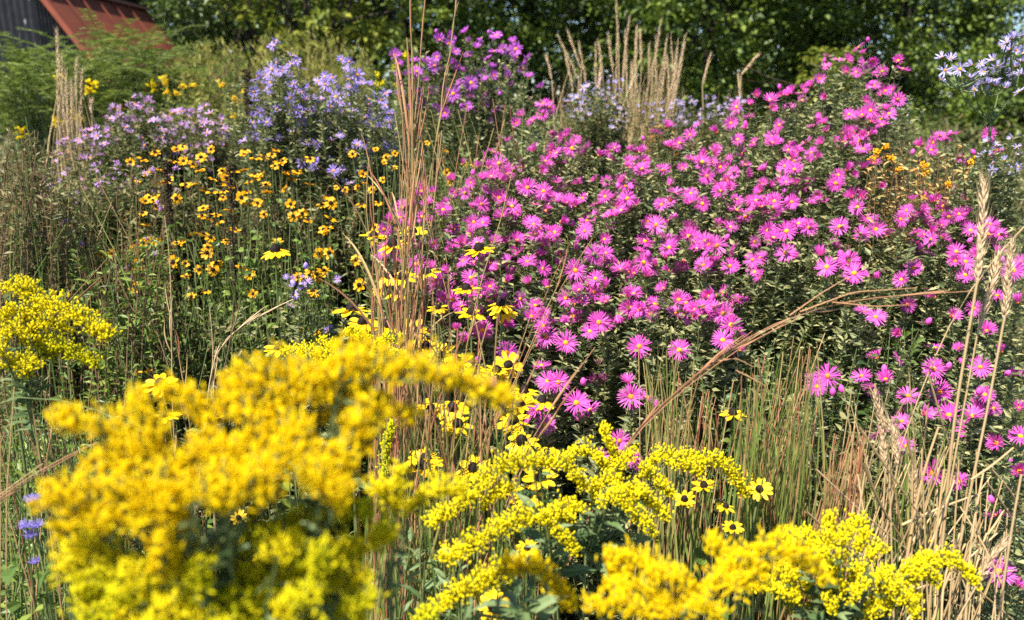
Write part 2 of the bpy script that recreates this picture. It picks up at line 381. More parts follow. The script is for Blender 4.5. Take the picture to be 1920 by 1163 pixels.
PKC = [(1035,240,'magenta aster with a domed crown in front of the purple asters'), (830,400,'magenta aster threaded by the tall reddish grass stems'),
 (960,470,'magenta aster behind the thin leaning grass stalk, full of side-turned blooms'), (1010,640,'magenta aster rising just behind the two tilted black-eyed flowers'),
 (1180,390,'magenta aster in the middle of the mass with two wide flat blooms'), (1210,540,'magenta aster with sparse blooms over dark foliage above the arching stalk base'),
 (1170,740,'low magenta aster with blooms just above the goldenrod spire'), (1330,330,'magenta aster with a row of yellow-centred blooms below the straw plumes'),
 (1380,490,'magenta aster with single yellow-eyed blooms spaced over green leaves'), (1440,215,'magenta aster with flat-topped sprays against the dark trees'),
 (1610,130,'tallest magenta aster, its spire standing up against the trees'), (1540,330,'magenta aster below the tallest spire, thick with blooms'),
 (1590,490,'magenta aster with a trio of blooms just above the long arching stalk'), (1740,420,'magenta aster between the orange dying plants and the wheat-like head'),
 (1770,275,'small magenta aster standing out over the orange dying plants'), (1870,290,'magenta aster under the pale aster at the frame edge'),
 (1360,630,'magenta aster crossed by the long arching stalk'), (1545,715,'isolated magenta aster cluster above the upright green grass'),
 (1700,700,'low magenta aster with ragged open blooms before the straw stalks'), (1880,470,'magenta aster behind the two wheat-like heads'),
 (1840,640,'magenta aster seen between the two thick straw stalks'), (1810,800,'magenta aster low among the straw stems'), (1880,1070,'lone magenta aster low in the bottom corner by the straw')]
groups = [[] for _ in PKC]
for x, y, f in pk:
    k = min(range(len(PKC)), key=lambda i: (PKC[i][0]-x)**2+(PKC[i][1]-y)**2)
    groups[k].append((at(x, y, pk_depth(y)+(0 if f else U(-.03, .12))), f))
for (cx, cy, lab), g in zip(PKC, groups):
    d = pk_depth(cy); b = at(cx, cy, d+.10)
    aster_plant(lab, b, g, 'pink', 'magenta asters in one broad mass', fill=3 if cy < 700 else 5, per=64, drop=(.01, .12) if cy < 560 else (.02, .3))
#@@MID
# ---- purple asters behind the tall grass
pu = crop([(605,210),(600,245),(695,178),(640,290),(710,305),(785,215),(865,200),(905,275,1),(975,275,1),(960,230),(980,325),(1040,330),(920,385),(780,405,1),(930,435),(725,465,1),
 (640,345),(685,400),(650,380),(520,370),(470,350),(545,400),(470,450),(510,500),(625,525,1),(715,535),(880,530),(800,580),(600,580),(655,625),(530,600),(330,530),
 (340,560),(700,600),(1050,430),(1120,490),(420,400),(300,310),(820,690),(1640,630)], 640, 0)
pu = [(p[0], p[1], p[2] if len(p) > 2 else 0) for p in pu if p[0] < 1100]
pu += [(p[0], p[1], 0) for p in scatter([(745,120),(830,65),(970,75),(1000,160),(930,230),(800,225),(745,200)], 26, 15, pu)]
for cx, xa, xb, lab in [(800, 0, 858, 'purple aster behind the tall reddish grass stems'), (920, 858, 2000, 'purple aster with pink-eyed blooms before the dark trees')]:
    g = [(at(x, y, 2.75+U(0, .25)), f) for x, y, f in pu if xa <= x < xb]
    aster_plant(lab, at(cx, 150, 2.9), g, 'purple', 'purple asters beyond the tall grass', fsize=.055, per=60)
# ---- lilac asters
poly = [(480,140),(520,110),(570,165),(610,140),(660,125),(730,180),(745,260),(720,330),(650,348),(580,320),(520,275),(455,265),(470,200)]
top = [(510,85),(518,78),(514,95),(550,105),(556,115),(545,120),(565,128),(530,133),(478,150),(505,130),(482,143),(655,116),(640,112),(610,330),(602,340),(650,345)]
li = [(x, y, 0) for x, y in top] + [(x, y, 1 if U(0, 1) < .35 else 0) for x, y in scatter(poly, 200, 10)]
for cx, xa, xb, lab in [(515, 0, 548, 'lilac aster with a tall loose spire on top'), (590, 548, 640, 'lilac aster between the spired one and the one by the reddish grass'), (680, 640, 900, 'lilac aster next to the tall reddish grass')]:
    g = [(at(x, y, 2.25+U(0, .3)), f) for x, y, f in li if xa <= x < xb]
    aster_plant(lab, at(cx, 200, 2.45), g, 'lilac', 'lilac asters', fsize=.041, per=60, kindp=(.55, .3, .15))
g = [(at(x, y, 1.55+U(0, .1)), 0) for x, y in crop([(1600,385),(1640,400),(1690,390),(1720,410),(1630,440),(1680,460),(1650,490),(1700,430),(1660,515),(1625,545),(1830,690),(1850,670),(1890,400)], 0, 390)]
aster_plant('small lilac aster among the yellow coneflowers', at(560, 530, 1.65), g, 'lilac', 'lilac asters', fsize=.022, per=30, kindp=(.3, .4, .3))
# ---- small mauve asters on the other side
for cx, poly, n, s, lab in [(250, [(215,185),(280,180),(300,250),(250,300),(150,300),(80,280),(160,240)], 80, .040, 'mauve aster beside the pale straw clump, thin with small blooms'),
                         (350, [(290,215),(390,195),(430,240),(420,330),(330,310),(290,270)], 98, .038, 'mauve aster with bluish tips next to the lilac asters'),
                         (180, [(80,290),(200,300),(330,330),(330,400),(250,470),(120,450),(60,360)], 98, .0195, 'mostly faded mauve aster with tiny heads among weeds')]:
    g = [(at(x, y, 2.6+U(0, .4)-(.6 if s < .02 else 0)), 0) for x, y in scatter(poly, n, 7)]
    aster_plant(lab, at(cx, 300, 2.9-(.6 if s < .02 else 0)), g, 'mauve', 'mauve asters', fsize=s, per=60, fill=3, leafmat='leaf_weed', kindp=(.5, .3, .2))
# ---- pale lilac asters
for cx, cy, poly, n, d, s, lab in [(1120, 200, [(1050,190),(1110,150),(1160,135),(1175,170),(1170,250),(1080,230)], 60, 2.9, .034, 'pale lilac aster in front of the straw plumes'),
                      (1290, 215, [(1190,200),(1300,180),(1400,185),(1380,230),(1220,240)], 70, 3.4, .036, 'faint lilac aster low behind the magenta mass'),
                      (1700, 215, [(1670,180),(1710,190),(1710,240),(1650,235)], 14, 2.6, .018, 'thin white-lilac aster beside the tallest magenta spire')]:
    g = [(at(x, y, d+U(0, .3)), 0) for x, y in scatter(poly, n, 8)]
    aster_plant(lab, at(cx, cy, d+.2), g, 'pale', 'pale asters', fsize=s, per=44, leafmat='leaf_weed')
pr = [(1765,107),(1783,110),(1765,150),(1772,132),(1800,130),(1822,122),(1840,120),(1860,112),(1862,140),(1880,135),(1820,145),(1830,150),(1850,155),(1815,163),(1865,150),(1888,80),(1898,72),(1915,68),
      (1880,88),(1910,85),(1893,92),(1905,125),(1915,115),(1895,135),(1840,158),(1910,172),(1855,165),(1875,160),(1900,150),(1845,135),(1870,125),(1850,128),(1835,135),(1885,165),(1900,140),(1915,140),(1868,160),(1828,168),(1905,95),(1918,100),(1886,120)]
g = [(at(x, y, 1.75+U(0, .12)), 0) for x, y in pr]
def branchy_aster(label, forks, g):
    base = at(1868, 240, 1.85); base[2] = 0
    root = thing('aster_plant', label, 'aster', base, 'pale asters'); mb = MB(); curves = []
    for P, _ in g:
        F = forks[min(range(len(forks)), key=lambda i: np.linalg.norm(forks[i]-P))]
        K = F*.5+P*.5+V3((P-F)[0]*.25, 0, -.01); curves.append((F, K, P-V3(0, 0, .004)))
    for F in forks:
        n0 = at(1858, 232, 1.82); curves.append((n0, n0*.4+F*.6-V3(0, 0, .012), F))
    B, K, T = (np.array([c[i] for c in curves]) for i in range(3))
    mb.tubes(bez(B, K, T, np.linspace(0, 1, 7)), np.tile(np.linspace(.0022, .0012, 7), (len(B), 1)), 4)
    n0 = at(1858, 232, 1.82); mb.tubes(bez(base[None], (base*.5+n0*.5+V3(.02, 0, 0))[None], n0[None], np.linspace(0, 1, 9)), np.full((1, 9), .0035), 5)
    link('stems', mb.mesh('stems', M['leaf_sage'], True, base), root)
    mb = MB(); leaves_on(mb, (B, K, T), 9, .1, .95, (.008, .022), LEAF_S, up=(.3, 1.2))
    b2 = base[None].repeat(2, 0); leaves_on(mb, (b2, (b2*.5+n0*.5), n0[None].repeat(2, 0)), 60, .2, 1, (.02, .05), LEAF_L)
    link('foliage', mb.mesh('foliage', M['leaf_sage'], False, base), root)
    for P, f in g:
        kind = RNG.choice(['open', 'half', 'tuft'], p=(.35, .45, .2))
        fl = link('flower', HEADS['pale'][kind][0 if kind != 'open' else RNG.integers(3)], root, face_mat(V3(0, 0, .8)+RNG.normal(0, .4, 3)+unit(CAM-P)*.2, U(0, TAU), .034*U(.8, 1.15), P-base))
        link('disc', DISC[0], fl)
branchy_aster('pale blue aster with bare forking stems against the sky gap', [at(1795,165,1.78), at(1830,185,1.8), at(1850,180,1.8), at(1885,190,1.8), at(1880,140,1.85), at(1905,165,1.8)], g)
g = [(at(x, y, 1.7+U(0, .15)), 0) for x, y in scatter([(1850,260),(1915,250),(1915,340),(1830,310)], 18, 12)]
aster_plant('pale aster with white-lilac blooms under the forking pale blue one', at(1890, 300, 1.85), g, 'pale', 'pale asters', fsize=.026, per=60)
#@@RUDB
# ---- black-eyed coneflowers
def rudbeckia(label, base, heads, big, group, lsz, nleaf):
    base = np.array([base[0], base[1], 0.]); root = thing('coneflower_plant', label, 'coneflower', base, group)
    pts = np.array([h[0] for h in heads]); cv = stems_to(pts, base, .03, .35, .65); mb = MB()
    mb.tubes(bez(*cv, np.linspace(0, 1, 10)), np.linspace(.0024, .0015 if big else .0010, 10)[None]*np.ones((len(pts), 1)), 4)
    link('stems', mb.mesh('stems', M['stem_green'], True, base), root)
    mb = MB(); leaves_on(mb, cv, nleaf, .25, .93, lsz, LEAF_B, up=(.0, .7), taper=.6)
    ex = pts + np.c_[RNG.normal(0, .05, len(pts)), RNG.normal(0.03, .05, len(pts)), -U(.06, .35, len(pts))]
    leaves_on(mb, stems_to(ex, base, .04), nleaf, .3, 1, lsz, LEAF_B, up=(.0, .7), taper=.5)
    link('foliage', mb.mesh('foliage', M['leaf_mid'], False, base), root)
    R = RAYS_BIG if big else RAYS_SMALL; K = CONE_BIG if big else CONE_SMALL
    for P, f, s in heads:
        tc = unit(CAM-P)
        d = tc*.75+SUN*.35+RNG.normal(0, .14, 3) if f == 1 else (V3(0, 0, 1)+tc*.28+RNG.normal(0, .13, 3) if f == 2 else V3(0, 0, 1)+RNG.normal(0, .15 if big else .3, 3)+tc*(.04 if big else .25))
        fl = link('flower', R[RNG.integers(len(R))], root, face_mat(d, U(0, TAU), s, P-base)); link('cone', K[RNG.integers(len(K))], fl)
tr = crop([(1020,825),(965,900),(1115,950),(825,975),(770,1025),(1040,1035),(1240,955),(1190,1000),(1265,995),(1370,840),(1430,885),(1475,880),(1520,865),(1580,900),(1640,970),(1600,960),
 (1425,975),(1395,1020),(1630,1010),(855,1120),(985,1110,1),(1140,1070),(1350,1105,1),(1250,1070),(1440,1135,1),(1490,1080),(1380,1070),(1245,1105),(1880,1050),(1800,1145),(1560,905),(1660,960),(1460,990)], 0, 0)
tr += crop([(800,30),(820,100),(800,195,1),(850,190),(565,260),(630,255),(770,300),(970,305,1),(1035,310),(1115,345,1),(1190,345,1),(1395,370,1),(1070,495,1),(1150,465),(1415,480,1),(1475,35,1),(1285,10),
 (1640,45,1),(1690,30,1),(1845,60),(1100,150),(1160,60),(1210,40),(1780,255,1),(1840,250),(1720,70),(1810,120),(1730,375,1),(1780,385),(1810,350),(1680,675,1),(1770,690),(770,920),(830,915)], 0, 390)
tr += crop([(240,910,1),(300,860,1),(20,1060,1),(90,1050,1),(170,1060,1),(230,1005,1),(130,1020),(300,940),(605,1025,1),(590,965,1),(650,1060),(735,915),(580,840),(480,800),(690,915),(110,1145),(430,790)], 640, 0)
tr = [(p[0], p[1], p[2] if len(p) > 2 else 0) for p in tr]
for _ in range(70):
    p = tr[RNG.integers(64)]; q = (U(240, 735), 280+270*U(0, 1)**1.5, int(U(0, 1) < .3))
    if q[1] < 560-.0*q[0]: tr.append(q)
TRC = [(330,310,'small coneflower plant with flat heads before the mauve asters'), (275,400,'small coneflower plant at the edge of the weeds'), (420,340,'small coneflower plant in the thick of the yellow drift'),
 (520,310,'small coneflower plant right under the lilac asters'), (350,510,'small coneflower plant with open star-shaped heads on lower stems'), (490,420,'small coneflower plant beside the dark dead spike'),
 (590,400,'small coneflower plant below the middle lilac aster'), (590,500,'small coneflower plant around the small lilac aster'), (700,320,'small bright coneflower plant between lilac aster and tall grass'),
 (850,310,'small coneflower plant behind the tall grass and magenta asters'), (270,700,'tiny coneflower plant low in the shade behind the goldenrod'), (680,385,'small coneflower plant tangled in the base of the tall grass'), (200,475,'pair of tiny yellow coneflowers alone among the weeds'), (580,620,'small coneflower plant just behind the bright goldenrod')]
gr = [[] for _ in TRC]
for x, y, f in tr:
    k = min(range(len(TRC)), key=lambda i: (TRC[i][0]-x)**2+(TRC[i][1]-y)**2)
    d = float(np.interp(y, [270, 560, 720], [2.15, 1.65, 1.45])); gr[k].append((at(x, y, d+U(-.05, .1)), f, U(.025, .037)*(.7 if (600 < x and y < 360) or (y > 600) else 1)))
for (cx, cy, lab), g in zip(TRC, gr):
    if g: rudbeckia(lab, at(cx, cy, float(np.interp(cy, [270, 560, 720], [2.2, 1.75, 1.55]))), g, False, 'small coneflowers in a drift', (.03, .055), 9)
bg = crop([(60,570,0,1.25),(180,160,0),(290,210,0),(400,140,0),(770,235,0),(270,385,2),(340,390,2),(480,365,0),(320,475,0),(700,455,0),(725,590,2),(910,580,2),(890,540,0),(570,830,1),(740,910,2),
 (870,915,2),(935,880,1),(650,870,2),(400,690,2),(470,780,2),(1120,1080,0),(1000,1100,2),(1020,1030,0),(620,1120,2),(500,1130,2),(120,640,2),(250,660,2),(540,560,0,.7)], 640, 390)
bg += crop([(1010,165,2),(1110,370,2),(1030,470,2),(850,1080,1),(470,260,2),(450,310,2),(740,320,2),(650,70,0),(960,50,2),(1150,240,2),(610,740,2,.7),(1040,765,2,.6)], 640, 773)
bg += crop([(330,355,2,.8),(120,415,0,.8),(10,490,2,.7),(280,650,2,.6),(240,530,0,.6),(430,430,1,.7),(280,10,0,.8)], 1280, 773)
bg += crop([(1540,240,0),(1560,785,0)], 0, 390) + crop([(1455,815,1,.55),(1335,590,1,.5),(920,20,0),(1210,40,0,.8)], 0, 773) + [(300, 720, 2)]
BGC = [(655,590,'coneflower with tall dark cones beside the reddish grass'), (740,480,'coneflower plant threaded through the tall reddish grass'), (900,510,'coneflower with flat edge-on heads against the magenta asters'),
 (915,585,'coneflower with two tilted bright heads and black cones'), (850,690,'coneflower plant behind the blurred goldenrod with several dark-eyed heads'), (930,690,'coneflower with overlapping heads by the leaning grass stalk'),
 (1000,760,'coneflower with a wide flat head under the leaning stalks'), (975,830,'coneflower with long drooping petals above the goldenrod arch'), (830,790,'coneflower half hidden by the blurred goldenrod tip'),
 (1000,920,'coneflower nestled inside the sharp goldenrod'), (800,870,'shaded coneflower among the grass stems'), (925,1135,'coneflower facing up at the bottom edge'), (1370,900,'coneflower at the tip of the goldenrod branch near the green grass'),
 (515,470,'single large coneflower with drooping petals on a tall stem'), (300,720,'coneflower just above the blurred goldenrod tufts'), (520,660,'single coneflower edge-on over the goldenrod'), (485,1045,'small orange coneflower deep in the blurred goldenrod'), (1375,778,'little coneflower before the upright green grass')]
gr = [[] for _ in BGC]
for p in bg:
    x, y, f = p[:3]; s = p[3] if len(p) > 3 else 1
    k = min(range(len(BGC)), key=lambda i: (BGC[i][0]-x)**2+(BGC[i][1]-y)**2)
    d = float(np.interp(y, [450, 600, 750, 900, 1130], [1.45, 1.32, 1.12, .95, .8])); gr[k].append((at(x, y, d+U(0, .05)), f, .060*s*U(.92, 1.08)*float(np.interp(d, [.8, 1.3], [.75, 1]))))
for (cx, cy, lab), g in zip(BGC, gr):
    if g: rudbeckia(lab, at(cx, cy, float(np.interp(cy, [450, 600, 750, 900, 1130], [1.5, 1.37, 1.18, 1.0, .86]))), g, True, 'large coneflowers around the goldenrod', (.035, .07), 7)
#@@GOLD
# ---- goldenrods
def resample(P, n):
    seg = np.r_[0, np.cumsum(np.linalg.norm(np.diff(P, axis=0), axis=1))]; t = np.linspace(0, seg[-1], n)
    Q = np.stack([np.interp(t, seg, P[:, i]) for i in range(3)], -1)
    for _ in range(2): Q[1:-1] = .25*Q[:-2]+.5*Q[1:-1]+.25*Q[2:]
    return Q, seg[-1]
def plume(P, wid, mkey, root, base, dens=1.0, bl=(.0042, .0062)):
    """a one-sided flower branch along P (from its root to its tip): short upright stalklets, each with a knot of florets"""
    Q, L = resample(P, 24)
    n = max(24, int(L/.00075*dens)); t = np.sort(U(0, 1, n)); idx = t*23; i0 = np.minimum(idx.astype(int), 22); w = (idx-i0)[:, None]
    O = Q[i0]*(1-w)+Q[i0+1]*w; T = unit(Q[i0+1]-Q[i0])
    sd = unit(np.cross(T, V3(0, 0, 1)) + 1e-6)
    a = RNG.normal(0, .62, n)[:, None]
    D = unit(V3(0, 0, 1)*np.cos(a)*.9 + sd*np.sin(a) + T*.25 + RNG.normal(0, .22, (n, 3)))
    ll = wid*1.3*np.interp(t, [0, .15, .6, 1], [.6, 1, .95, .5])*U(.25, 1.15, n)
    tip = O+D*ll[:, None]; mb = MB()
    mb.tubes(bez(O, O*.5+tip*.5, tip, np.linspace(0, 1, 3)), np.full((n, 3), .0006), 3, 1)
    k = 6; c = np.repeat(tip, k, 0); dd = np.repeat(D, k, 0); back = U(0, .85, n*k)*np.repeat(ll, k)
    B = unit(dd*.9+RNG.normal(0, .5, (n*k, 3))+V3(0, 0, .3))
    S = U(bl[0], bl[1], n*k)
    S3 = S[:, None]*(V3(.72, 1.45, .72) if bl[0] > .0035 else V3(1, 1, 1))
    mb.inst(*BUD, frames(B), c-dd*back[:, None]-B*S[:, None]*.3+RNG.normal(0, .0026, (n*k, 3)), S3)
    mb.tubes(Q[None], np.linspace(.0013, .0006, 24)[None], 4, 1)
    link('flower_plume', mb.mesh('flower_plume', [M[mkey], M['stem_green']], True, base), root)
def goldenrod(label, basepx, by, plumes, hub, leafn=160, lsz=(.03, .07), leafmat='leaf_sage', stalks=1):
    """plumes: (list of photo pixels root>tip, depth, half width, material[, depth at tip])"""
    h = at(hub[0], hub[1], hub[2]); base = V3(h[0], h[1]+.02, 0)
    root = thing('goldenrod_plant', label, 'goldenrod', base, 'goldenrods')
    Ps = [path(p[0], p[1], p[4] if len(p) > 4 else None) for p in plumes]
    nm = max(1, round(len(Ps)/6)); mains = [Ps[i][0]*.5+h*.5+V3(0, 0, -.02) for i in RNG.choice(len(Ps), nm, replace=False)]
    B, K, T = [], [], []
    for m in mains:
        st = base + V3(RNG.normal(0, .02), RNG.normal(0, .02), 0); B.append(st); T.append(m); K.append(st*.6+m*.4)
    nB = len(B)
    for p, P in zip(plumes, Ps):
        plume(P, p[2], p[3], root, base, .8 if p[1] < .56 else 1.0, (.0036, .0058) if p[1] < .56 else (.0034, .0056))
        m = mains[min(range(nm), key=lambda i: np.linalg.norm((mains[i]-P[0])[:2]))]; z = min(m[2]-.01, P[0][2]-U(.05, .12)); st = base*(1-z/m[2])+m*(z/m[2]); st[2] = z
        B.append(st); T.append(P[0]); K.append(st*.4+P[0]*.6-V3(0, 0, .015))
    cv = np.array(B), np.array(K), np.array(T); mb = MB()
    mb.tubes(bez(*cv, np.linspace(0, 1, 12)), np.concatenate([np.tile(np.linspace(.0026, .0018, 12), (nB, 1)), np.tile(np.linspace(.0013, .0009, 12), (len(B)-nB, 1))]), 5)
    link('stems', mb.mesh('stems', M['stem_green'], True, base), root)
    mb = MB(); leaves_on(mb, cv, max(8, leafn//len(B)), .1, .97, lsz, LEAF_L, up=(.0, .9), taper=.55)
    if len(Ps) > 5: leaves_on(mb, tuple(c[:nB] for c in cv), 26, .35, 1, (lsz[0]*.6, lsz[1]*.6), LEAF_L, up=(-.1, .7), taper=.3)
    link('foliage', mb.mesh('foliage', M[leafmat], False, base), root)
def mound(poly, n, dmin, Y, wid, mkey, seedpt, L=70):
    """extra plumes covering the mound: each starts toward seedpt and runs outward"""
    out = []
    for x, y in scatter(poly, n, dmin):
        dx, dy = x-seedpt[0], y-seedpt[1]; r = math.hypot(dx, dy)+1e-6; dx /= r; dy /= r; l = L*U(.7, 1.2)
        out.append(([(x-dx*l*.5, y-dy*l*.25+8), (x, y), (x+dx*l*.5, y+dy*l*.3+14)], Y+U(-.03, .05), wid, mkey))
    return out
W, G, D_ = 'gold_warm', 'gold', 'gold_shaded'
y1 = .40
big = [([(640,690),(740,715),(830,715),(900,745),(965,778)], .43, .015, W), ([(640,720),(560,715),(480,725),(405,755)], .43, .015, W), ([(600,760),(640,690),(680,665)], .44, .014, W),
 ([(340,880),(240,845),(190,815),(118,800)], y1, .014, W), ([(300,840),(280,800),(250,765)], y1, .012, W), ([(390,810),(370,765),(320,742)], .42, .012, W), ([(320,950),(220,930),(140,935),(85,952)], y1-.02, .013, W),
 ([(340,970),(260,985),(180,975),(120,1000)], y1-.02, .013, W), ([(260,890),(210,880),(175,880)], y1, .011, W), ([(300,900),(360,870),(430,860)], y1, .016, W), ([(420,860),(500,830),(590,830)], y1+.01, .016, W), ([(440,900),(540,870),(640,880)], y1, .015, W),
 ([(420,930),(520,890),(600,910),(645,960)], y1-.02, .014, W), ([(310,950),(320,1010),(300,1075)], y1-.03, .012, W), ([(640,790),(680,830),(700,865)], .43, .014, W), ([(600,800),(640,760),(720,770),(780,790)], .44, .014, W), ([(470,800),(540,760),(620,740)], .43, .016, W),
 ([(360,950),(430,925),(500,945)], y1-.03, .014, W), ([(520,800),(470,780),(420,780)], .42, .014, W), ([(620,850),(650,900),(640,960)], y1, .013, W), ([(250,940),(330,920),(400,960)], y1-.02, .013, W),
 ([(240,1060),(170,1050),(125,1085)], .40, .011, G), ([(420,1060),(480,1020),(560,1010)], .42, .012, D_), ([(440,1120),(330,1110),(210,1130)], .40, .012, D_), ([(600,1110),(640,1060),(720,1010)], .42, .011, G), ([(500,1100),(580,1080),(640,1100)], .41, .011, G),
 ([(300,1150),(380,1120),(480,1140)], .39, .012, D_), ([(220,1010),(160,1020),(140,1050)], .40, .012, G), ([(520,1000),(600,980),(690,960)], .43, .011, D_), ([(400,1040),(340,1040),(290,1085)], .41, .011, G)]
big += mound([(330,860),(450,820),(620,770),(700,760),(650,940),(560,900),(400,960),(250,960)], 6, 70, .40, .014, W, (440,1000), 60)
big += mound([(150,1060),(400,1080),(640,1000),(690,1100),(660,1190),(150,1190)], 24, 46, .40, .010, D_, (420,1300), 60)
big += mound([(150,1060),(400,1060),(640,1000),(690,1100),(660,1190),(150,1190)], 17, 52, .395, .011, G, (420,1300), 60)
goldenrod('large out-of-focus golden yellow goldenrod filling the near corner', None, 0, big, (430, 1150, .44), 200, (.016, .032))
goldenrod('small yellow goldenrod sprig on its own among grass stems', None, 0, [([(740,960),(720,930),(700,915)], .50, .010, G), ([(745,960),(745,920),(750,890)], .50, .009, G), ([(760,960),(820,925),(875,930)], .52, .010, G), ([(700,1010),(715,1000),(730,1010)], .46, .010, D_)], (745, 1000, .52), 30, (.010, .022))
mid = [([(1010,870),(940,885),(900,925),(850,965),(808,985)], .80, .017, G, .74), ([(1000,870),(1050,875),(1085,905),(1095,925)], .82, .015, G), ([(1030,975),(960,985),(900,1020),(830,1060)], .76, .016, G, .70), ([(1020,980),(1060,965),(1075,975)], .78, .015, G),
 ([(1030,985),(1050,1010),(1080,1040)], .76, .011, G), ([(1160,890),(1145,840),(1130,805)], .88, .012, G), ([(1140,880),(1100,850),(1065,860)], .86, .014, G), ([(1150,880),(1170,870),(1190,850)], .87, .013, G), ([(1150,920),(1200,935),(1250,975)], .82, .014, G), ([(1145,930),(1190,965),(1228,1008)], .80, .012, G),
 ([(1110,940),(1120,910),(1160,905)], .83, .015, G), ([(1120,950),(1170,930),(1210,925)], .81, .015, G), ([(1200,900),(1230,860),(1280,858),(1320,870)], .90, .013, G), ([(1300,890),(1330,865),(1365,885),(1398,930)], .90, .015, G), ([(1200,880),(1230,910),(1260,930)], .87, .013, G), ([(1250,870),(1290,880),(1310,890)], .89, .013, G),
 ([(940,1085),(890,1100),(850,1125),(812,1150)], .66, .014, G), ([(960,1075),(920,1090),(880,1120)], .67, .013, G), ([(930,1080),(1000,1070),(1040,1105),(1080,1150)], .52, .012, W), ([(820,1150),(800,1160),(780,1175)], .62, .010, D_), ([(1070,990),(1040,960),(1090,955)], .79, .014, G), ([(900,960),(930,930),(960,920)], .78, .014, G)]
goldenrod('sharp lemon yellow goldenrod with long arching branches in the middle', None, 0, mid, (1060, 1120, .84), 200, (.025, .06))
rb = [([(1440,1080),(1380,1060),(1340,1040),(1335,1020)], .50, .012, W), ([(1400,1060),(1450,1040),(1500,1055),(1545,1090)], .50, .014, W), ([(1350,1080),(1390,1060),(1420,1090)], .49, .012, W), ([(1250,1100),(1200,1060),(1150,1050)], .50, .012, W), ([(1300,1120),(1260,1090),(1210,1090)], .48, .012, W),
 ([(1290,1160),(1220,1125),(1150,1110)], .48, .013, W), ([(1300,1140),(1330,1110),(1390,1100)], .48, .012, W), ([(1250,1160),(1180,1150),(1100,1145)], .47, .013, W), ([(1280,1150),(1310,1140),(1340,1160)], .47, .012, W), ([(1180,1080),(1150,1080),(1140,1060)], .50, .011, W)]
goldenrod('out-of-focus yellow goldenrod along the bottom edge', None, 0, rb, (1290, 1180, .52), 90, (.018, .032))
rs = [([(1560,1010),(1550,985),(1560,968)], .80, .013, G), ([(1590,1010),(1600,985),(1620,985)], .80, .013, G), ([(1550,1030),(1500,1005),(1465,1010)], .77, .013, G), ([(1540,1050),(1480,1020),(1435,1035)], .75, .013, G), ([(1690,1110),(1740,1060),(1790,1055),(1828,1095)], .76, .014, G),
 ([(1690,1090),(1730,1050),(1745,1045)], .76, .010, G), ([(1690,1110),(1710,1130),(1715,1150)], .75, .011, G), ([(1640,1080),(1670,1110),(1715,1150)], .73, .013, G), ([(1700,1080),(1740,1075),(1755,1100)], .75, .013, G)]
rs += mound([(1470,1020),(1560,980),(1620,1000),(1680,1070),(1700,1140),(1600,1163),(1500,1163),(1440,1110)], 46, 30, .74, .013, G, (1570,1200), 66)
goldenrod('sharp lemon yellow goldenrod forming a full mound by the straw', None, 0, rs, (1570, 1160, .78), 200, (.025, .05))
lf = [([(90,590),(60,555),(10,545)], .98, .020, G), ([(60,570),(40,545),(70,555)], .97, .018, G), ([(60,600),(100,575),(150,605),(203,638)], .96, .020, G, .92), ([(40,610),(70,580),(100,590)], .95, .020, G), ([(10,640),(5,600),(20,585)], .93, .018, G), ([(60,640),(30,625),(5,640)], .92, .018, G),
 ([(60,650),(100,650),(150,670),(185,688)], .94, .017, D_), ([(40,680),(120,660),(160,680)], .97, .016, D_), ([(60,710),(40,690),(10,695)], .92, .017, G), ([(40,710),(50,690),(70,690)], .91, .015, G), ([(10,670),(0,660),(-20,670)], .9, .018, G), ([(60,620),(90,610),(130,625)], .94, .019, G), ([(40,650),(50,640),(80,645)], .94, .018, G)]
goldenrod('yellow goldenrod with drooping flower branches at the frame edge', None, 0, lf, (30, 760, 1.0), 90, (.018, .036))
bk = [([(660,700),(610,668),(560,665)], 1.05, .012, G), ([(660,690),(690,640),(650,625)], 1.08, .013, G), ([(680,690),(720,640),(745,640)], 1.05, .013, G), ([(650,690),(620,650),(600,640)], 1.08, .012, G), ([(680,680),(690,650),(670,635)], 1.1, .013, G), ([(700,700),(740,670),(770,690)], 1.0, .012, G), ([(720,900),(725,840),(735,800)], .95, .013, D_), ([(620,690),(580,660),(530,662)], 1.05, .011, G)]
goldenrod('bright goldenrod just behind the blurred one, at the foot of the tall grass', None, 0, bk, (680, 760, 1.06), 80, (.03, .06))
#@@GRASS
# ---- grasses
def curve_obj(mb, P, r0, r1, k=4, n=24, mi=0):
    Q, L = resample(P, n); mb.tubes(Q[None], np.linspace(r0, r1, n)[None], k, mi)
    return Q
def blades(mb, B, K, T, w, S=9, fold=.5, mi=0):
    n = len(B); P = bez(B, K, T, np.linspace(0, 1, S)); az = U(0, TAU, n)
    sd = np.stack([np.cos(az), np.sin(az), 0*az], -1); Tn = unit(np.gradient(P, axis=1)); s3 = unit(np.cross(Tn, np.cross(sd[:, None], Tn)))
    prof = np.interp(np.linspace(0, 1, S), [0, .3, .75, 1], [.7, 1, .75, .05])
    mb.strips(P, w[:, None]*prof[None], s3, np.cross(Tn, s3), fold, mi)
def to_ground(P):
    """extend a seen stalk down to the soil along its own lowest direction, turning upright"""
    d = unit(P[0]-P[1]); d = unit(V3(d[0]*.5, d[1]*.5, min(d[2], -.6))); k = P[0][2]/-d[2]
    return np.concatenate([[P[0]+d*k], [P[0]+d*k*.5], P])
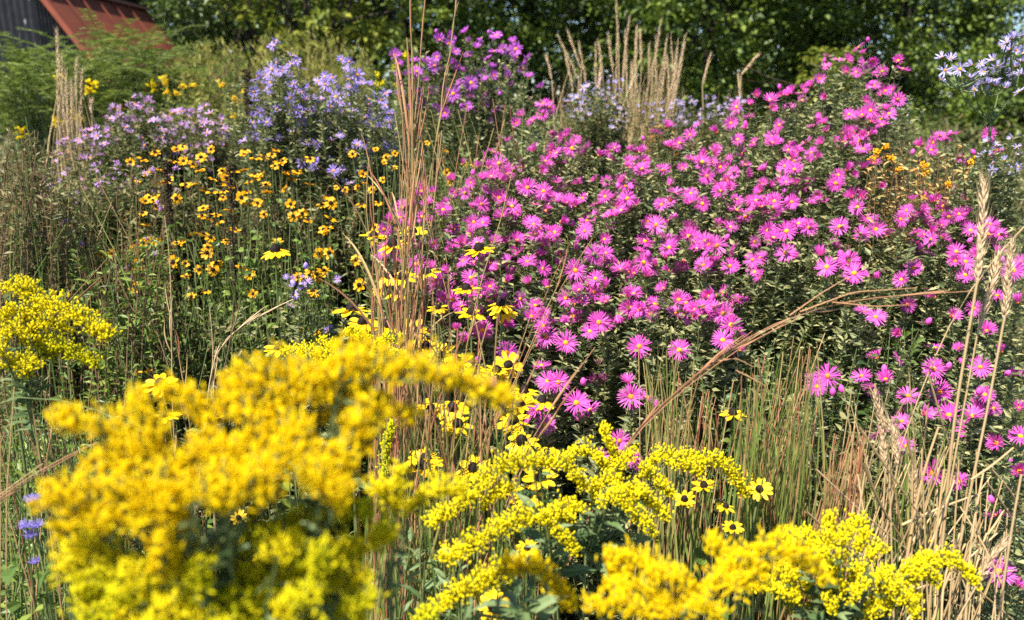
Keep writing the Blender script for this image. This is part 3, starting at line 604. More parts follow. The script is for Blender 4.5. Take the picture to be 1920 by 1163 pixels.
def racemes(mb, Q, n, L, sp, mi=0):
    """thin seed branches hugging the top of a bluestem stalk"""
    i = RNG.integers(int(len(Q)*.55), len(Q)-1, n); O = Q[i]; T = unit(Q[i+1]-Q[i]); D = unit(T+RNG.normal(0, sp, (n, 3)))
    tip = O+D*(L*U(.6, 1.2, n))[:, None]; mid = O*.5+tip*.5+RNG.normal(0, .004, (n, 3))
    mb.tubes(bez(O, mid, tip, np.linspace(0, 1, 6)), np.tile(np.array([.0009, .0013, .0014, .0012, .0009, .0003]), (n, 1)), 3, mi)
st = [([(752,700),(770,400),(775,150),(780,0),(784,-120)],1), ([(762,700),(800,330),(830,200),(862,0),(875,-100)],1), ([(725,700),(740,400),(760,250),(745,110)],0), ([(745,690),(762,330),(790,120),(803,45)],1), ([(712,700),(705,500),(695,300)],0), ([(716,690),(710,560),(690,400),(683,300)],0),
 ([(772,690),(790,480),(802,330)],0), ([(838,700),(845,560),(832,440),(822,420)],0), ([(872,690),(905,500),(940,420),(966,320)],0), ([(780,650),(815,430),(824,240)],0), ([(852,690),(835,540),(805,420),(792,330)],0), ([(735,690),(755,450),(768,200),(762,80)],1), ([(765,690),(775,470),(787,240),(800,160)],1),
 ([(748,690),(752,520),(748,390),(752,330)],0), ([(700,700),(700,560),(720,470)],0), ([(790,690),(800,560),(770,380),(742,210)],0), ([(756,690),(770,300),(771,90)],1)]
b0 = at(745, 640, 1.2); base = V3(b0[0], b0[1]+.02, 0)
root = thing('bluestem_clump', 'tall reddish-tan grass clump with stems reaching past the top edge', 'tall grass', base, 'bunch grasses')
Qs = []
for pts, r in st:
    mb = MB(); P = to_ground(path(pts, 1.15+U(0, .12))); P = P+np.r_[np.zeros((2, 3)), RNG.normal(0, .004, (len(P)-2, 3))]; Q = curve_obj(mb, P, .0016*U(.8, 1.3), .0007, 5, 40); Qs.append(Q)
    racemes(mb, Q, 12 if r else 6, .12 if r else .07, .09)
    link('stem', mb.mesh('stem', M['blue_stem'], True, base), root)
mb = MB(); O = np.concatenate([q[RNG.integers(14, 37, 5)] for q in Qs]); k = len(O); az = U(0, TAU, k); ll = U(.05, .16, k)[:, None]; D = np.stack([np.cos(az)*.35, np.sin(az)*.35, np.ones(k)], -1); T = O+D*ll+np.stack([np.cos(az), np.sin(az), -U(0, .4, k)], -1)*ll*.35
blades(mb, O, O+D*ll*.7, T, U(.0010, .0022, k))
n = 90; T = np.array([at(U(690, 830), U(330, 900), 1.1+U(0, .2)) for _ in range(n)]); B, K, T = stems_to(T, base, .05, .35, .7); blades(mb, B, K, T, U(.0016, .003, n))
link('blades', mb.mesh('blades', M['blue_stem'], True, base), root)
b1 = at(790, 900, 1.0); base = V3(b1[0], b1[1], 0)
root = thing('bunch_grass', 'green and tan grass tuft with upright stems behind the sharp goldenrod', 'grass tuft', base, 'bunch grasses'); mb = MB(); n = 190
T = np.array([at(U(690, 1000), U(640, 1000), .85+U(0, .25)) for _ in range(n)]); B, K, T = stems_to(T, base, .10, .55, .6); blades(mb, B, K, T, U(.0014, .003, n))
link('blades', mb.mesh('blades', M['grass_green'], True, base), root)
mb = MB(); n = 60; T = np.array([at(U(690, 950), U(560, 900), .9+U(0, .25)) for _ in range(n)]); B, K, T = stems_to(T, base, .10, .55, .6)
mb.tubes(bez(B, K, T, np.linspace(0, 1, 10)), np.tile(np.linspace(.002, .0009, 10), (n, 1)), 4); link('stems', mb.mesh('stems', M['blue_stem'], True, base), root)
# arching single stalks
def arch(label, pts, Y, n, spread, side=(), name='grass_stalk', r=.0012, mk='rust_stem', Y2=None):
    P0 = to_ground(path(pts, Y, Y2)); base = V3(P0[0][0], P0[0][1], 0); root = thing(name, label, 'grass stalk', base, 'leaning grass stalks'); mb = MB()
    for q in range(n):
        P = P0 + np.linspace(0, 1, len(P0))[:, None]**1.5*RNG.normal(0, spread, (1, 3))
        k = len(P) if q == 0 else max(4, int(len(P)*U(.6, 1.0)))
        Q = curve_obj(mb, P[:k], r, r*.4, 4, 40)
        if q < 3: racemes(mb, Q, 5, .07, .10)
    link('stem', mb.mesh('stem', M[mk], True, base), root)
    if side:
        for s in side:
            mb = MB(); curve_obj(mb, path(s, Y), r*.9, r*.4); link('seed_branch', mb.mesh('seed_branch', M[mk], True, base), root)
arch('leaning bundle of reddish grass stalks crossing the magenta asters', [(900,850),(945,745),(979,675),(1015,574),(1059,484),(1103,410)], 1.05, 6, .012)
arch('long reddish stalk bowing sideways almost to the wheat-like heads', [(1160,845),(1225,770),(1280,725),(1340,672),(1414,621),(1481,591),(1531,575),(1615,557),(1716,551),(1830,544)], .95, 6, .010,
     [[(1480,592),(1540,550),(1590,520)], [(1500,585),(1600,548),(1720,540)], [(1330,680),(1380,672),(1412,688)], [(1380,695),(1430,720),(1455,748)], [(1560,567),(1640,575),(1700,572)]])
arch('short reddish stalk leaning out from the blurred goldenrod tip', [(990,830),(1025,780),(1060,725),(1092,692),(1116,655)], .95, 3, .008)
arch('bent tan stalk pointing at the blurred goldenrod from the frame edge', [(-60,970),(0,930),(84,873),(140,842),(175,833)], .80, 3, .006, r=.0014)
arch('thin green stalk crossing the dark weeds above the blurred goldenrod', [(-30,735),(30,732),(133,748),(235,782),(260,800)], .85, 1, .002, mk='stem_green', r=.0012)
arch('brown stalk leaning over the weeds beside the yellow goldenrod', [(90,610),(118,580),(150,545),(180,520),(215,480)], 1.5, 3, .012)
arch('white beaded grass spike leaning across the dark gap', [(395,690),(412,635),(470,600),(520,573),(550,561)], 1.35, 2, .002, mk='straw_head', r=.0018)
arch('thin tan stalk standing among the magenta asters', [(1000,700),(960,760),(940,840)][::-1], .95, 2, .004)
for k, (pts, lab) in enumerate([([(322,760),(320,560),(314,440),(305,400)], 'tan paired stalk standing in the dark weeds'), ([(350,735),(335,640),(325,560)], 'thin tan stalk splitting away at the dark gap'), ([(395,770),(400,650),(392,580)], 'straight brown stalk beside the curved grey one'), ([(398,760),(420,700),(437,620),(440,550)], 'curved grey stalk under the dark spike')]):
    arch(lab, pts, 1.35, 2, .004, mk=('straw', 'blue_stem', 'straw', 'stem_brown')[k], r=.0022)
# green upright tuft and its neighbours
def tuft(label, poly, n, Y, basepx, mk, w=(.0016, .0034), spread=.05, lean=.35, stems=0, smk='blue_stem', name='bunch_grass', by=None):
    b = at(*basepx, Y if by is None else by); base = V3(b[0], b[1], 0); root = thing(name, label, 'grass tuft', base, 'bunch grasses')
    T = np.array([at(x, y, Y+U(-.08, .12)) for x, y in scatter(poly, n, 1)]); B, K, T = stems_to(T, base, spread, lean, .65); K = K+np.c_[RNG.normal(0, .02, (len(T), 2)), np.zeros(len(T))]; mb = MB(); blades(mb, B, K, T, U(*w, len(T)))
    link('blades', mb.mesh('blades', M[mk], True, base), root)
    if stems:
        T = np.array([at(x, y, Y+U(-.08, .12)) for x, y in scatter(poly, stems, 1)]); B, K, T = stems_to(T, base, spread, lean, .65); mb = MB()
        mb.tubes(bez(B, K, T, np.linspace(0, 1, 9)), np.tile(np.linspace(.0019, .0007, 9), (len(T), 1)), 4); link('stems', mb.mesh('stems', M[smk], True, base), root)
tuft('upright green grass tuft between goldenrod and straw', [(1370,680),(1440,640),(1510,610),(1560,620),(1540,760),(1480,860),(1380,880)], 170, 1.02, (1450, 950), 'grass_green', spread=.06, stems=45)
tuft('thin green-brown grass tuft at the foot of the bowing stalk', [(1190,640),(1280,600),(1330,700),(1360,800),(1240,850)], 70, 1.1, (1290, 950), 'grass_green', spread=.06, stems=40)
tuft('brown grass tuft drooping to one side next to the straw stems', [(1560,790),(1630,790),(1620,850),(1540,960)], 60, .98, (1500, 1000), 'blue_stem', (.001, .002), .04, .3, stems=30)
tuft('fine green grass tuft rising at the frame edge, above the goldenrod', [(0,190),(90,230),(160,330),(130,480),(0,520)], 36, 1.7, (60, 500), 'grass_weed', (.001, .0020), .22, .25, stems=18, smk='grass_weed')
tuft('coarse mixed grass tuft in the weeds below the mauve asters', [(120,330),(260,300),(280,480),(160,560)], 80, 1.8, (180, 500), 'grass_weed', (.001, .0018), .14, .5, stems=10)
tuft('pale mixed grass tuft behind the tall reddish clump', [(740,180),(900,200),(1010,130),(980,300),(860,420),(760,380)], 80, 1.9, (860, 400), 'grass_green', (.0015, .003), .14, .4, stems=35)
tuft('grass tuft at the foot of the straw stalks', [(1580,720),(1720,680),(1800,760),(1760,900),(1600,900)], 60, 1.05, (1680, 950), 'grass_green', (.0012, .0024), .08, .4, stems=20, smk='straw')
tuft('low grass tuft in the shaded corner by the small blue flowers', [(-20,700),(130,720),(160,820),(60,900),(-20,900)], 26, .95, (40, 900), 'grass_weed', (.001, .002), .10, .5, stems=14)
# straw stalks with wheat-like heads
def head(mb, P, w, n=70):
    Q, L = resample(P, 30); t = np.linspace(0, .97, n); idx = t*29; i0 = np.minimum(idx.astype(int), 28); O = Q[i0]; T = unit(Q[i0+1]-Q[i0])
    a = np.arange(n)*2.39996+RNG.normal(0, .7, n); X = unit(np.cross(T, V3(0, 1, .01))); Y = np.cross(T, X)
    D = unit(T*1.0+(X*np.cos(a)[:, None]+Y*np.sin(a)[:, None])*U(.18, .5, n)[:, None])
    S = w*1.15*np.interp(t, [0, .2, .75, 1], [.8, 1.05, 1, .6])*U(.85, 1.15, n); mb.inst(*SPIKELET, frames(D), O, S)
    A = O+D*S[:, None]; mb.tubes(bez(A, A+D*S[:, None]*.5, A+D*S[:, None]*.8+T*S[:, None]*U(.4, 1.1, n)[:, None], np.linspace(0, 1, 3)), np.tile([.0005, .0003, .0001], (n, 1)), 3)
def wheat(label, stem, hd, Y, r=.003, w=.012, n=70):
    """stem: pixels bottom>top, hd: pixels bottom>top"""
    P = to_ground(path(stem, Y)); base = V3(P[0][0], P[0][1], 0); root = thing('straw_stalk', label, 'straw stalk', base, 'dry straw stalks'); mb = MB(); curve_obj(mb, P, r*.85, r*.45, 6, 30)
    link('stem', mb.mesh('stem', M['straw'], True, base), root)
    if hd:
        mb = MB(); H = path(hd, Y); head(mb, H, w*.86, n); curve_obj(mb, H, r*.5, r*.3); link('seed_head', mb.mesh('seed_head', M['straw_head'], True, base), root)
wheat('thick straw stalk with the tallest wheat-like head', [(1766,1040),(1786,800),(1816,625),(1833,524)], [(1833,530),(1843,420),(1845,335)], .98, .0038, .013, 80)
wheat('straw stalk with a fluffy head leaning beyond the tallest one', [(1790,860),(1830,640),(1836,610)], [(1833,625),(1855,550),(1876,470)], 1.02, .0028, .013)
wheat('thick straw stalk with a wheat-like head near the frame edge', [(1796,1041),(1816,934),(1850,780),(1868,680),(1883,598)], [(1883,602),(1890,530),(1897,455)], .98, .0034, .012)
wheat('straw stalk with a slim upright head in front of the low asters', [(1652,1030),(1660,884)], [(1660,890),(1655,800),(1638,730)], .97, .0028, .011)
wheat('straw stalk with a shaggy head curving over the straw tangle', [(1655,1030),(1680,900),(1683,870)], [(1683,875),(1678,820),(1664,790)], .96, .0026, .011)
wheat('straw stalk with a short brown head low in the tangle', [(1728,1020),(1718,960)], [(1718,960),(1714,920),(1712,885)], .94, .0024, .010, 50)
wheat('straw stalk with a pale head tipped over at the bottom corner', [(1790,1163),(1830,1100)], [(1832,1098),(1852,1055),(1882,1018)], .85, .0022, .010, 60)
wheat('bare straw stalk standing at the frame edge', [(1872,1163),(1895,1000),(1915,890)], None, .9, .0032)
wheat('bare straw stalk leaning with a dark tip at the frame edge', [(1760,640),(1840,500),(1925,420)][0:3], None, 1.0, .0016)
b = at(1720, 1060, .95); base = V3(b[0], b[1], 0); root = thing('straw_clump', 'tangle of broken bare straw stems in the bottom corner', 'dry grass', base, 'dry straw stalks'); mb = MB()
segs = [((1512,960),(1640,1070)),((1530,880),(1700,1030)),((1590,880),(1620,960)),((1610,800),(1720,960)),((1740,700),(1830,990)),((1700,1130),(1790,900)),((1850,905),(1905,990)),((1845,1010),(1880,960)),((1750,1163),(1810,1020)),((1700,1163),(1870,1000)),((1640,1130),(1900,1070)),((1780,1060),(1900,1163)),((1760,1120),(1850,1163)),
 ((1800,1163),(1850,1000)),((1700,1050),(1760,800)),((1690,1080),(1720,880)),((1740,1060),(1790,830)),((1830,1163),(1880,900)),((1765,1163),(1800,1000)),((1820,900),(1900,840)),((1630,1040),(1700,870)),((1650,1100),(1780,930)),((1690,985),(1840,925)),((1690,1000),(1760,1100)),((1570,970),(1610,1020)),((1700,820),(1740,1000)),((1740,760),(1690,1060)),((1880,1100),(1800,950)),((1620,870),(1690,1010)),((1850,870),(1915,960)),((1740,1163),(1770,880)),((1810,1163),(1845,880)),((1655,1120),(1670,900)),((1675,1110),(1790,1010))]
for a, c in segs:
    y = .95+U(-.1, .12); curve_obj(mb, np.array([at(*a, y), (at(*a, y)+at(*c, y+.03))/2+RNG.normal(0, .004, 3), at(*c, y+.04)]), U(.0012, .0022), U(.0009, .0014), 5, 7)
n = 60; T = np.array([at(U(1600, 1900), U(830, 1080), .95+U(-.08, .15)) for _ in range(n)]); B, K, T = stems_to(T, base, .12, .4, .6); mb.tubes(bez(B, K, T, np.linspace(0, 1, 6)), np.tile(np.linspace(.0022, .001, 6), (n, 1)), 4)
link('stems', mb.mesh('stems', M['straw'], True, base), root)
# feather reed grass far behind
def reed(label, spikes, Y, basepx, fill, poly, group='dry reed grasses'):
    b = at(*basepx, Y); base = V3(b[0], b[1], 0); root = thing('reed_grass', label, 'reed grass', base, group); mb = MB(); hb = []
    for lo, hi in spikes:
        y = Y+U(-.15, .2); H = path([lo, ((lo[0]+hi[0])/2, (lo[1]+hi[1])/2), hi], y); m2 = MB(); head(m2, H, .0115, 60); link('seed_head', m2.mesh('seed_head', M['straw_head'], True, base), root)
        P = np.array([[base[0]+RNG.normal(0, .08), base[1]+RNG.normal(0, .08), 0], (H[0]+base)/2*V3(1, 1, 1.1), H[0]]); curve_obj(mb, P, .003, .002, 4, 10)
    T = np.array([at(x, y, Y+U(-.2, .2)) for x, y in scatter(poly, fill, 2)]); B, K, T = stems_to(T, base, .12, .35, .65); blades(mb, B, K, T, U(.002, .004, len(T)), 7)
    link('stems', mb.mesh('stems', M['straw'], True, base), root)
reed('dry reed grass with close upright plumes in front of the darkest trees', [((1160,95),(1155,-5)),((1168,130),(1181,28)),((1130,140),(1122,78)),((1150,140),(1140,62)),((1192,120),(1194,50)),((1203,120),(1200,56)),((1225,130),(1240,36)),((1216,150),(1218,82)),((1235,170),(1252,66)),((1262,190),(1286,62)),((1270,160),(1284,80)),((1175,150),(1172,55)),((1250,200),(1270,120)),((1210,190),(1226,110))]+[((x+U(-12, 12), 190), (x, U(60, 140))) for x in U(1105, 1300, 14)], 3.7, (1190, 260), 280, [(1110,150),(1170,90),(1290,110),(1290,250),(1120,270)])
reed('dry reed grass with leaning plumes beside the close upright ones', [((1090,130),(1063,56)),((1085,150),(1046,66)),((1100,160),(1085,80)),((1075,170),(1060,100)),((1035,150),(1025,105))], 3.6, (1080, 260), 60, [(1020,150),(1080,100),(1120,180),(1100,270)])
reed('two dry plumes bending away above the magenta asters', [((1390,140),(1422,103)),((1317,160),(1333,100)),((1388,190),(1385,140))], 3.6, (1370, 260), 24, [(1310,170),(1400,150),(1400,240)])
reed('narrow clump of straw plumes in front of the feathery shrub', [((112,140),(106,55)),((110,230),(108,110)),((120,250),(116,100)),((128,250),(124,130)),((142,190),(144,110)),((150,250),(154,125)),((136,250),(134,150)),((172,215),(171,190))], 2.9, (130, 300), 70, [(100,130),(155,120),(160,270),(105,270)])
#@@SMALL
# ---- dark dead spikes, mistflower, orange dying plants
def dead_spike(label, pts, Y, r):
    P = to_ground(path(pts, Y)); base = V3(P[0][0], P[0][1], 0); root = thing('dead_flower_spike', label, 'dead flower spike', base, 'dark dead spikes'); mb = MB(); curve_obj(mb, P, .003, .002, 5, 20); link('stem', mb.mesh('stem', M['dead'], True, base), root)
    mb = MB(); Q, L = resample(path(pts, Y), 40); n = 260; t = U(0, 1, n); i = (t*39).astype(int); az = U(0, TAU, n); D = np.stack([np.cos(az), np.sin(az), U(0, .6, n)], -1)
    mb.inst(*BUD, frames(D), Q[i]+D*r*.3, U(.5, 1.0, n)*r*1.3*1.0); link('seed_head', mb.mesh('seed_head', M['dead'], True, base), root)
dead_spike('dark dead spike among the small coneflowers', [(440,530),(436,460),(434,380),(430,310)], 1.8, .008)
dead_spike('dark dead spike beside the tall lilac spire', [(468,250),(465,190),(462,130)], 2.6, .011)
dead_spike('brown dead spike standing in the weeds by the mauve asters', [(318,430),(316,370),(312,300)], 1.9, .008)
dead_spike('thin dark spike rising through the low magenta asters', [(1650,180),(1388,185)][:1]+[(1385,150),(1390,120)], 3.2, .006)
def mistflower(label, heads, leaves, Y):
    b = at(60, 1160, Y); base = V3(b[0], b[1], 0); root = thing('mistflower_plant', label, 'mistflower', base); pts = np.array([at(x, y, Y) for x, y, _ in heads]); cv = stems_to(pts, base, .02, .6, .6); mb = MB()
    mb.tubes(bez(*cv, np.linspace(0, 1, 9)), np.tile(np.linspace(.002, .001, 9), (len(pts), 1)), 4); link('stems', mb.mesh('stems', M['stem_green'], True, base), root)
    mb = MB(); P = np.array([at(x, y, Y+U(-.03, .03)) for x, y in leaves]); az = U(0, TAU, len(P)); D = np.stack([np.cos(az), np.sin(az)-.3, U(-.3, .3, len(P))], -1); mb.inst(*LEAF_B, frames(D), P, U(.022, .036, len(P)))
    leaves_on(mb, cv, 14, .3, .9, (.02, .045), LEAF_B); link('foliage', mb.mesh('foliage', M['leaf_mid'], False, base), root)
    for (x, y, s), P in zip(heads, pts):
        mb = MB(); s = s*.8; n = 60; az = U(0, TAU, n); q = np.sqrt(U(0, 1, n)); O = P+np.stack([np.cos(az)*q*s, np.sin(az)*q*s, U(-.15, .25, n)*s], -1); D = np.stack([np.cos(az)*q, np.sin(az)*q, U(.5, 1.4, n)], -1)
        mb.inst(*LEAF_N, frames(D), O, U(.004, .007, n)); mb.inst(*BUD, frames(D), O-unit(D)*.003, np.full(n, .004)); link('flower_head', mb.mesh('flower_head', M['blue'], False, base), root)
mistflower('small blue-violet mistflower with fuzzy stacked heads in the bottom corner', [(60,937,.008),(50,985,.009),(68,985,.009),(60,1003,.009),(68,1052,.007)], [(60,1080),(80,1090),(30,1090),(85,1140),(40,1130),(100,1120),(60,1150),(20,1110),(110,1060),(90,1070),(30,1060),(70,1110)], .85)
mb = MB()
def leafy(label, name, cat, poly, n, Y, basepx, mk, tpl, lsz, per, group=None, yellow=0, ykey='gold', stemm='stem_green', ys=.03, up=(.1, .9)):
    b = at(*basepx, Y+.05); base = V3(b[0], b[1], 0); root = thing(name, label, cat, base, group); T = np.array([at(x, y, Y+U(-.1, .25)) for x, y in scatter(poly, n, 3)]); cv = stems_to(T, base, .10, .4, .6); mb = MB()
    mb.tubes(bez(*cv, np.linspace(0, 1, 8)), np.tile(np.linspace(.003, .001, 8), (len(T), 1)), 3); link('stems', mb.mesh('stems', M[stemm], True, base), root)
    mb = MB(); leaves_on(mb, cv, per, .35, 1, lsz, tpl, up, .35); link('foliage', mb.mesh('foliage', M[mk], False, base), root)
    for x, y in scatter(poly, yellow, 12):
        P = at(x, y, Y-.08); m2 = MB(); k = 26; D = unit(RNG.normal(0, 1, (k, 3))+V3(0, -.2, .7)); m2.inst(*BUD, frames(D), P+RNG.normal(0, ys*.2, (k, 3)), U(.6, 1, k)*ys*.6); link('flower_cluster', m2.mesh('flower_cluster', M[ykey], True, base), root)
    return root
leafy('orange-brown dying plant with small yellow heads behind the magenta mass', 'dying_plant', 'dying plant', [(1640,250),(1700,260),(1780,250),(1830,300),(1790,350),(1660,350),(1620,310)], 62, 1.80, (1720,330), 'leaf_brown', LEAF_L, (.018, .036), 50, None, 9, 'ray_orange', 'stem_brown', .015)
leafy('low brown-tan dry plant beside the pale lilac aster', 'dying_plant', 'dying plant', [(1000,180),(1200,230),(1330,200),(1320,260),(1100,270)], 40, 3.1, (1150,260), 'leaf_brown', LEAF_N, (.03, .06), 26, None, 0, 'ray', 'stem_brown')
leafy('dull green weed with grey-violet spent heads under the mauve asters', 'weed_plant', 'weed', [(60,300),(330,300),(340,480),(240,560),(60,520)], 150, 1.95, (200,430), 'leaf_weed', LEAF_S, (.018, .042), 60, 'leafy weeds', 18, 'mauve', 'stem_brown', .012)
leafy('dark leafy weed filling the gap behind the blurred goldenrod', 'weed_plant', 'weed', [(200,520),(420,540),(520,640),(430,720),(230,700)], 110, 1.6, (330,680), 'leaf_weed', LEAF_L, (.02, .045), 36, 'leafy weeds')
leafy('leafy weed with oval leaves around the dark dead spike', 'weed_plant', 'weed', [(300,420),(520,400),(650,460),(620,600),(480,640),(360,560)], 110, 1.75, (480,560), 'leaf_mid', LEAF_B, (.018, .036), 24, 'leafy weeds')
leafy('olive-brown weed at the frame edge, thick with small leaves', 'weed_plant', 'weed', [(-30,235),(110,240),(120,520),(-30,520)], 170, 1.75, (40,480), 'leaf_weed', LEAF_S, (.018, .042), 60, 'leafy weeds', 0, 'mauve', 'stem_brown')
leafy('olive weed with narrow leaves behind the small coneflowers', 'weed_plant', 'weed', [(230,320),(700,340),(700,450),(240,440)], 150, 2.15, (460,420), 'leaf_weed', LEAF_S, (.022, .05), 70, 'leafy weeds', 0, 'mauve', 'stem_brown')
leafy('tangled olive weed between the yellow goldenrod and the paired tan stalks', 'weed_plant', 'weed', [(130,470),(320,430),(330,680),(210,700),(120,560)], 150, 1.6, (230,620), 'leaf_mid', LEAF_L, (.02, .045), 44, 'leafy weeds', 0, 'mauve', 'stem_brown')
leafy('bushy dark weed along the frame edge under the goldenrod', 'weed_plant', 'weed', [(-30,720),(160,720),(280,800),(200,900),(80,960),(-30,960)], 130, 1.15, (80,930), 'leaf_mid', LEAF_L, (.018, .04), 30, 'leafy weeds')
leafy('grey-green leafy stems under the sharp goldenrod', 'weed_plant', 'weed', [(760,1020),(900,990),(900,1130),(740,1140)], 24, .85, (780,1130), 'leaf_sage', LEAF_L, (.02, .05), 26, 'leafy weeds')
leafy('low grey-green weed under the blurred goldenrod', 'weed_plant', 'weed', [(80,1110),(420,1110),(640,1120),(640,1190),(80,1190)], 40, .66, (380,1180), 'leaf_sage', LEAF_L, (.012, .028), 22, 'leafy weeds')
leafy('dark green shrub-like weed between straw and green grass', 'weed_plant', 'weed', [(1540,640),(1640,600),(1760,600),(1720,700),(1640,760),(1560,780)], 60, 1.45, (1640,720), 'leaf_dark', LEAF_B, (.02, .04), 26, 'leafy weeds')
leafy('green weed with broad leaves low under the asters', 'weed_plant', 'weed', [(1330,720),(1600,740),(1620,900),(1400,900)], 60, 1.35, (1480,860), 'leaf_dark', LEAF_B, (.02, .045), 20, 'leafy weeds')
leafy('small leafy weed below the bushy asters by the straw', 'weed_plant', 'weed', [(1780,850),(1920,800),(1920,1163),(1800,1163)], 60, 1.2, (1870,1100), 'leaf_aster', LEAF_S, (.012, .03), 50, 'leafy weeds')
#@@BACK
# ---- shrubs in front of the shed
def fern_shrub(label, poly, n, Y, basepx, mk, L=(.25, .5), leaf=(.05, .09), yellow=0, tpl=LEAF_N, per=56):
    b = at(*basepx, Y); base = V3(b[0], b[1], 0); root = thing('feathery_shrub', label, 'shrub', base, 'shrubs before the trees'); O = np.array([at(x, y, Y+U(-.4, .5)) for x, y in scatter(poly, n, 6)])
    az = U(0, TAU, n); D = np.stack([np.cos(az), np.sin(az), U(-.1, .5, n)], -1)[:len(O)]; n = len(O); ll = U(*L, n); T = O+D*ll[:, None]; K = O+D*ll[:, None]*.5+V3(0, 0, 1)*ll[:, None]*.25; cv = (O, K, T)
    mb = MB(); s = stems_to(O, base, .15, .4, .6); mb.tubes(bez(*s, np.linspace(0, 1, 7)), np.tile(np.linspace(.012, .003, 7), (n, 1)), 4); mb.tubes(bez(*cv, np.linspace(0, 1, 5)), np.tile(np.linspace(.003, .001, 5), (n, 1)), 3)
    link('stems', mb.mesh('stems', M['stem_green'], True, base), root); mb = MB()
    t = np.tile(np.linspace(.05, 1, per), (n, 1)); P = bez(*cv, t).reshape(-1, 3); T3 = np.repeat(unit(T-O), per, 0); sd = unit(np.cross(T3, V3(0, 0, 1))); sg = np.tile(np.where(np.arange(per) % 2, 1., -1.), n)[:, None]
    mb.inst(*tpl, frames(sd*sg+T3*.5+RNG.normal(0, .15, T3.shape)), P, U(*leaf, len(P))*np.tile(np.interp(np.linspace(0, 1, per), [0, .3, 1], [.8, 1, .35]), n)); link('foliage', mb.mesh('foliage', M[mk], False, base), root)
    for x, y in scatter(poly, yellow, 14):
        P = at(x, y, Y-.45); m2 = MB(); k = 14; DD = unit(RNG.normal(0, 1, (k, 3))+V3(0, -.3, .6)); m2.inst(*BUD, frames(DD), P+RNG.normal(0, .011, (k, 3)), U(.02, .036, k)); link('flower_cluster', m2.mesh('flower_cluster', M['gold_warm'], True, base), root)
fern_shrub('feathery green shrub with drooping sprays in front of the dark shed wall', [(20,115),(60,105),(130,130),(190,120),(200,240),(60,260),(10,240)], 150, 5.0, (110, 230), 'leaf_feather', yellow=6)
fern_shrub('feathery green shrub with yellow flowers under the red roof', [(160,115),(200,85),(250,88),(300,110),(335,150),(335,250),(180,250)], 150, 5.4, (250, 240), 'leaf_feather', yellow=7)
def wispy(label, poly, n, Y, basepx, mk, leaf, per=60):
    b = at(*basepx, Y); base = V3(b[0], b[1], 0); root = thing('wispy_shrub', label, 'shrub', base, 'shrubs before the trees'); T = np.array([at(x, y, Y+U(-.5, .6)) for x, y in scatter(poly, n, 5)]); cv = stems_to(T, base, .3, .6, .6); mb = MB()
    mb.tubes(bez(*cv, np.linspace(0, 1, 7)), np.tile(np.linspace(.01, .002, 7), (len(T), 1)), 3); link('stems', mb.mesh('stems', M['stem_brown'], True, base), root); mb = MB()
    leaves_on(mb, cv, per, .35, 1, leaf, LEAF_N, (.5, 2.5), .3); link('foliage', mb.mesh('foliage', M[mk], False, base), root)
wispy('wispy olive shrub beside the red roof', [(290,110),(360,80),(430,70),(470,120),(440,200),(330,220),(280,190)], 150, 6.5, (370, 220), 'leaf_olive', (.06, .12))
wispy('wispy olive shrub with a broad rounded top under the yellow branch', [(430,80),(520,60),(620,60),(700,90),(700,180),(600,200),(440,210)], 200, 7.0, (560, 220), 'leaf_olive', (.06, .12))
wispy('bright green shrub patch behind the lilac spire', [(380,120),(430,95),(500,110),(500,160),(400,170)], 70, 5.6, (440, 200), 'leaf_mid', (.05, .10), 40)
leafy('tall weed with yellow flower heads behind the mauve asters', 'weed_plant', 'weed', [(300,130),(460,140),(460,230),(320,230)], 70, 4.2, (380, 240), 'leaf_olive', LEAF_L, (.03, .06), 30, 'leafy weeds', 12, 'ray', 'stem_green', .030)
leafy('tall weed with yellow heads behind the lilac and purple asters', 'weed_plant', 'weed', [(690,110),(790,90),(790,170),(690,180)], 40, 4.2, (740, 190), 'leaf_mid', LEAF_L, (.03, .06), 30, 'leafy weeds', 7, 'gold', 'stem_green', .028)
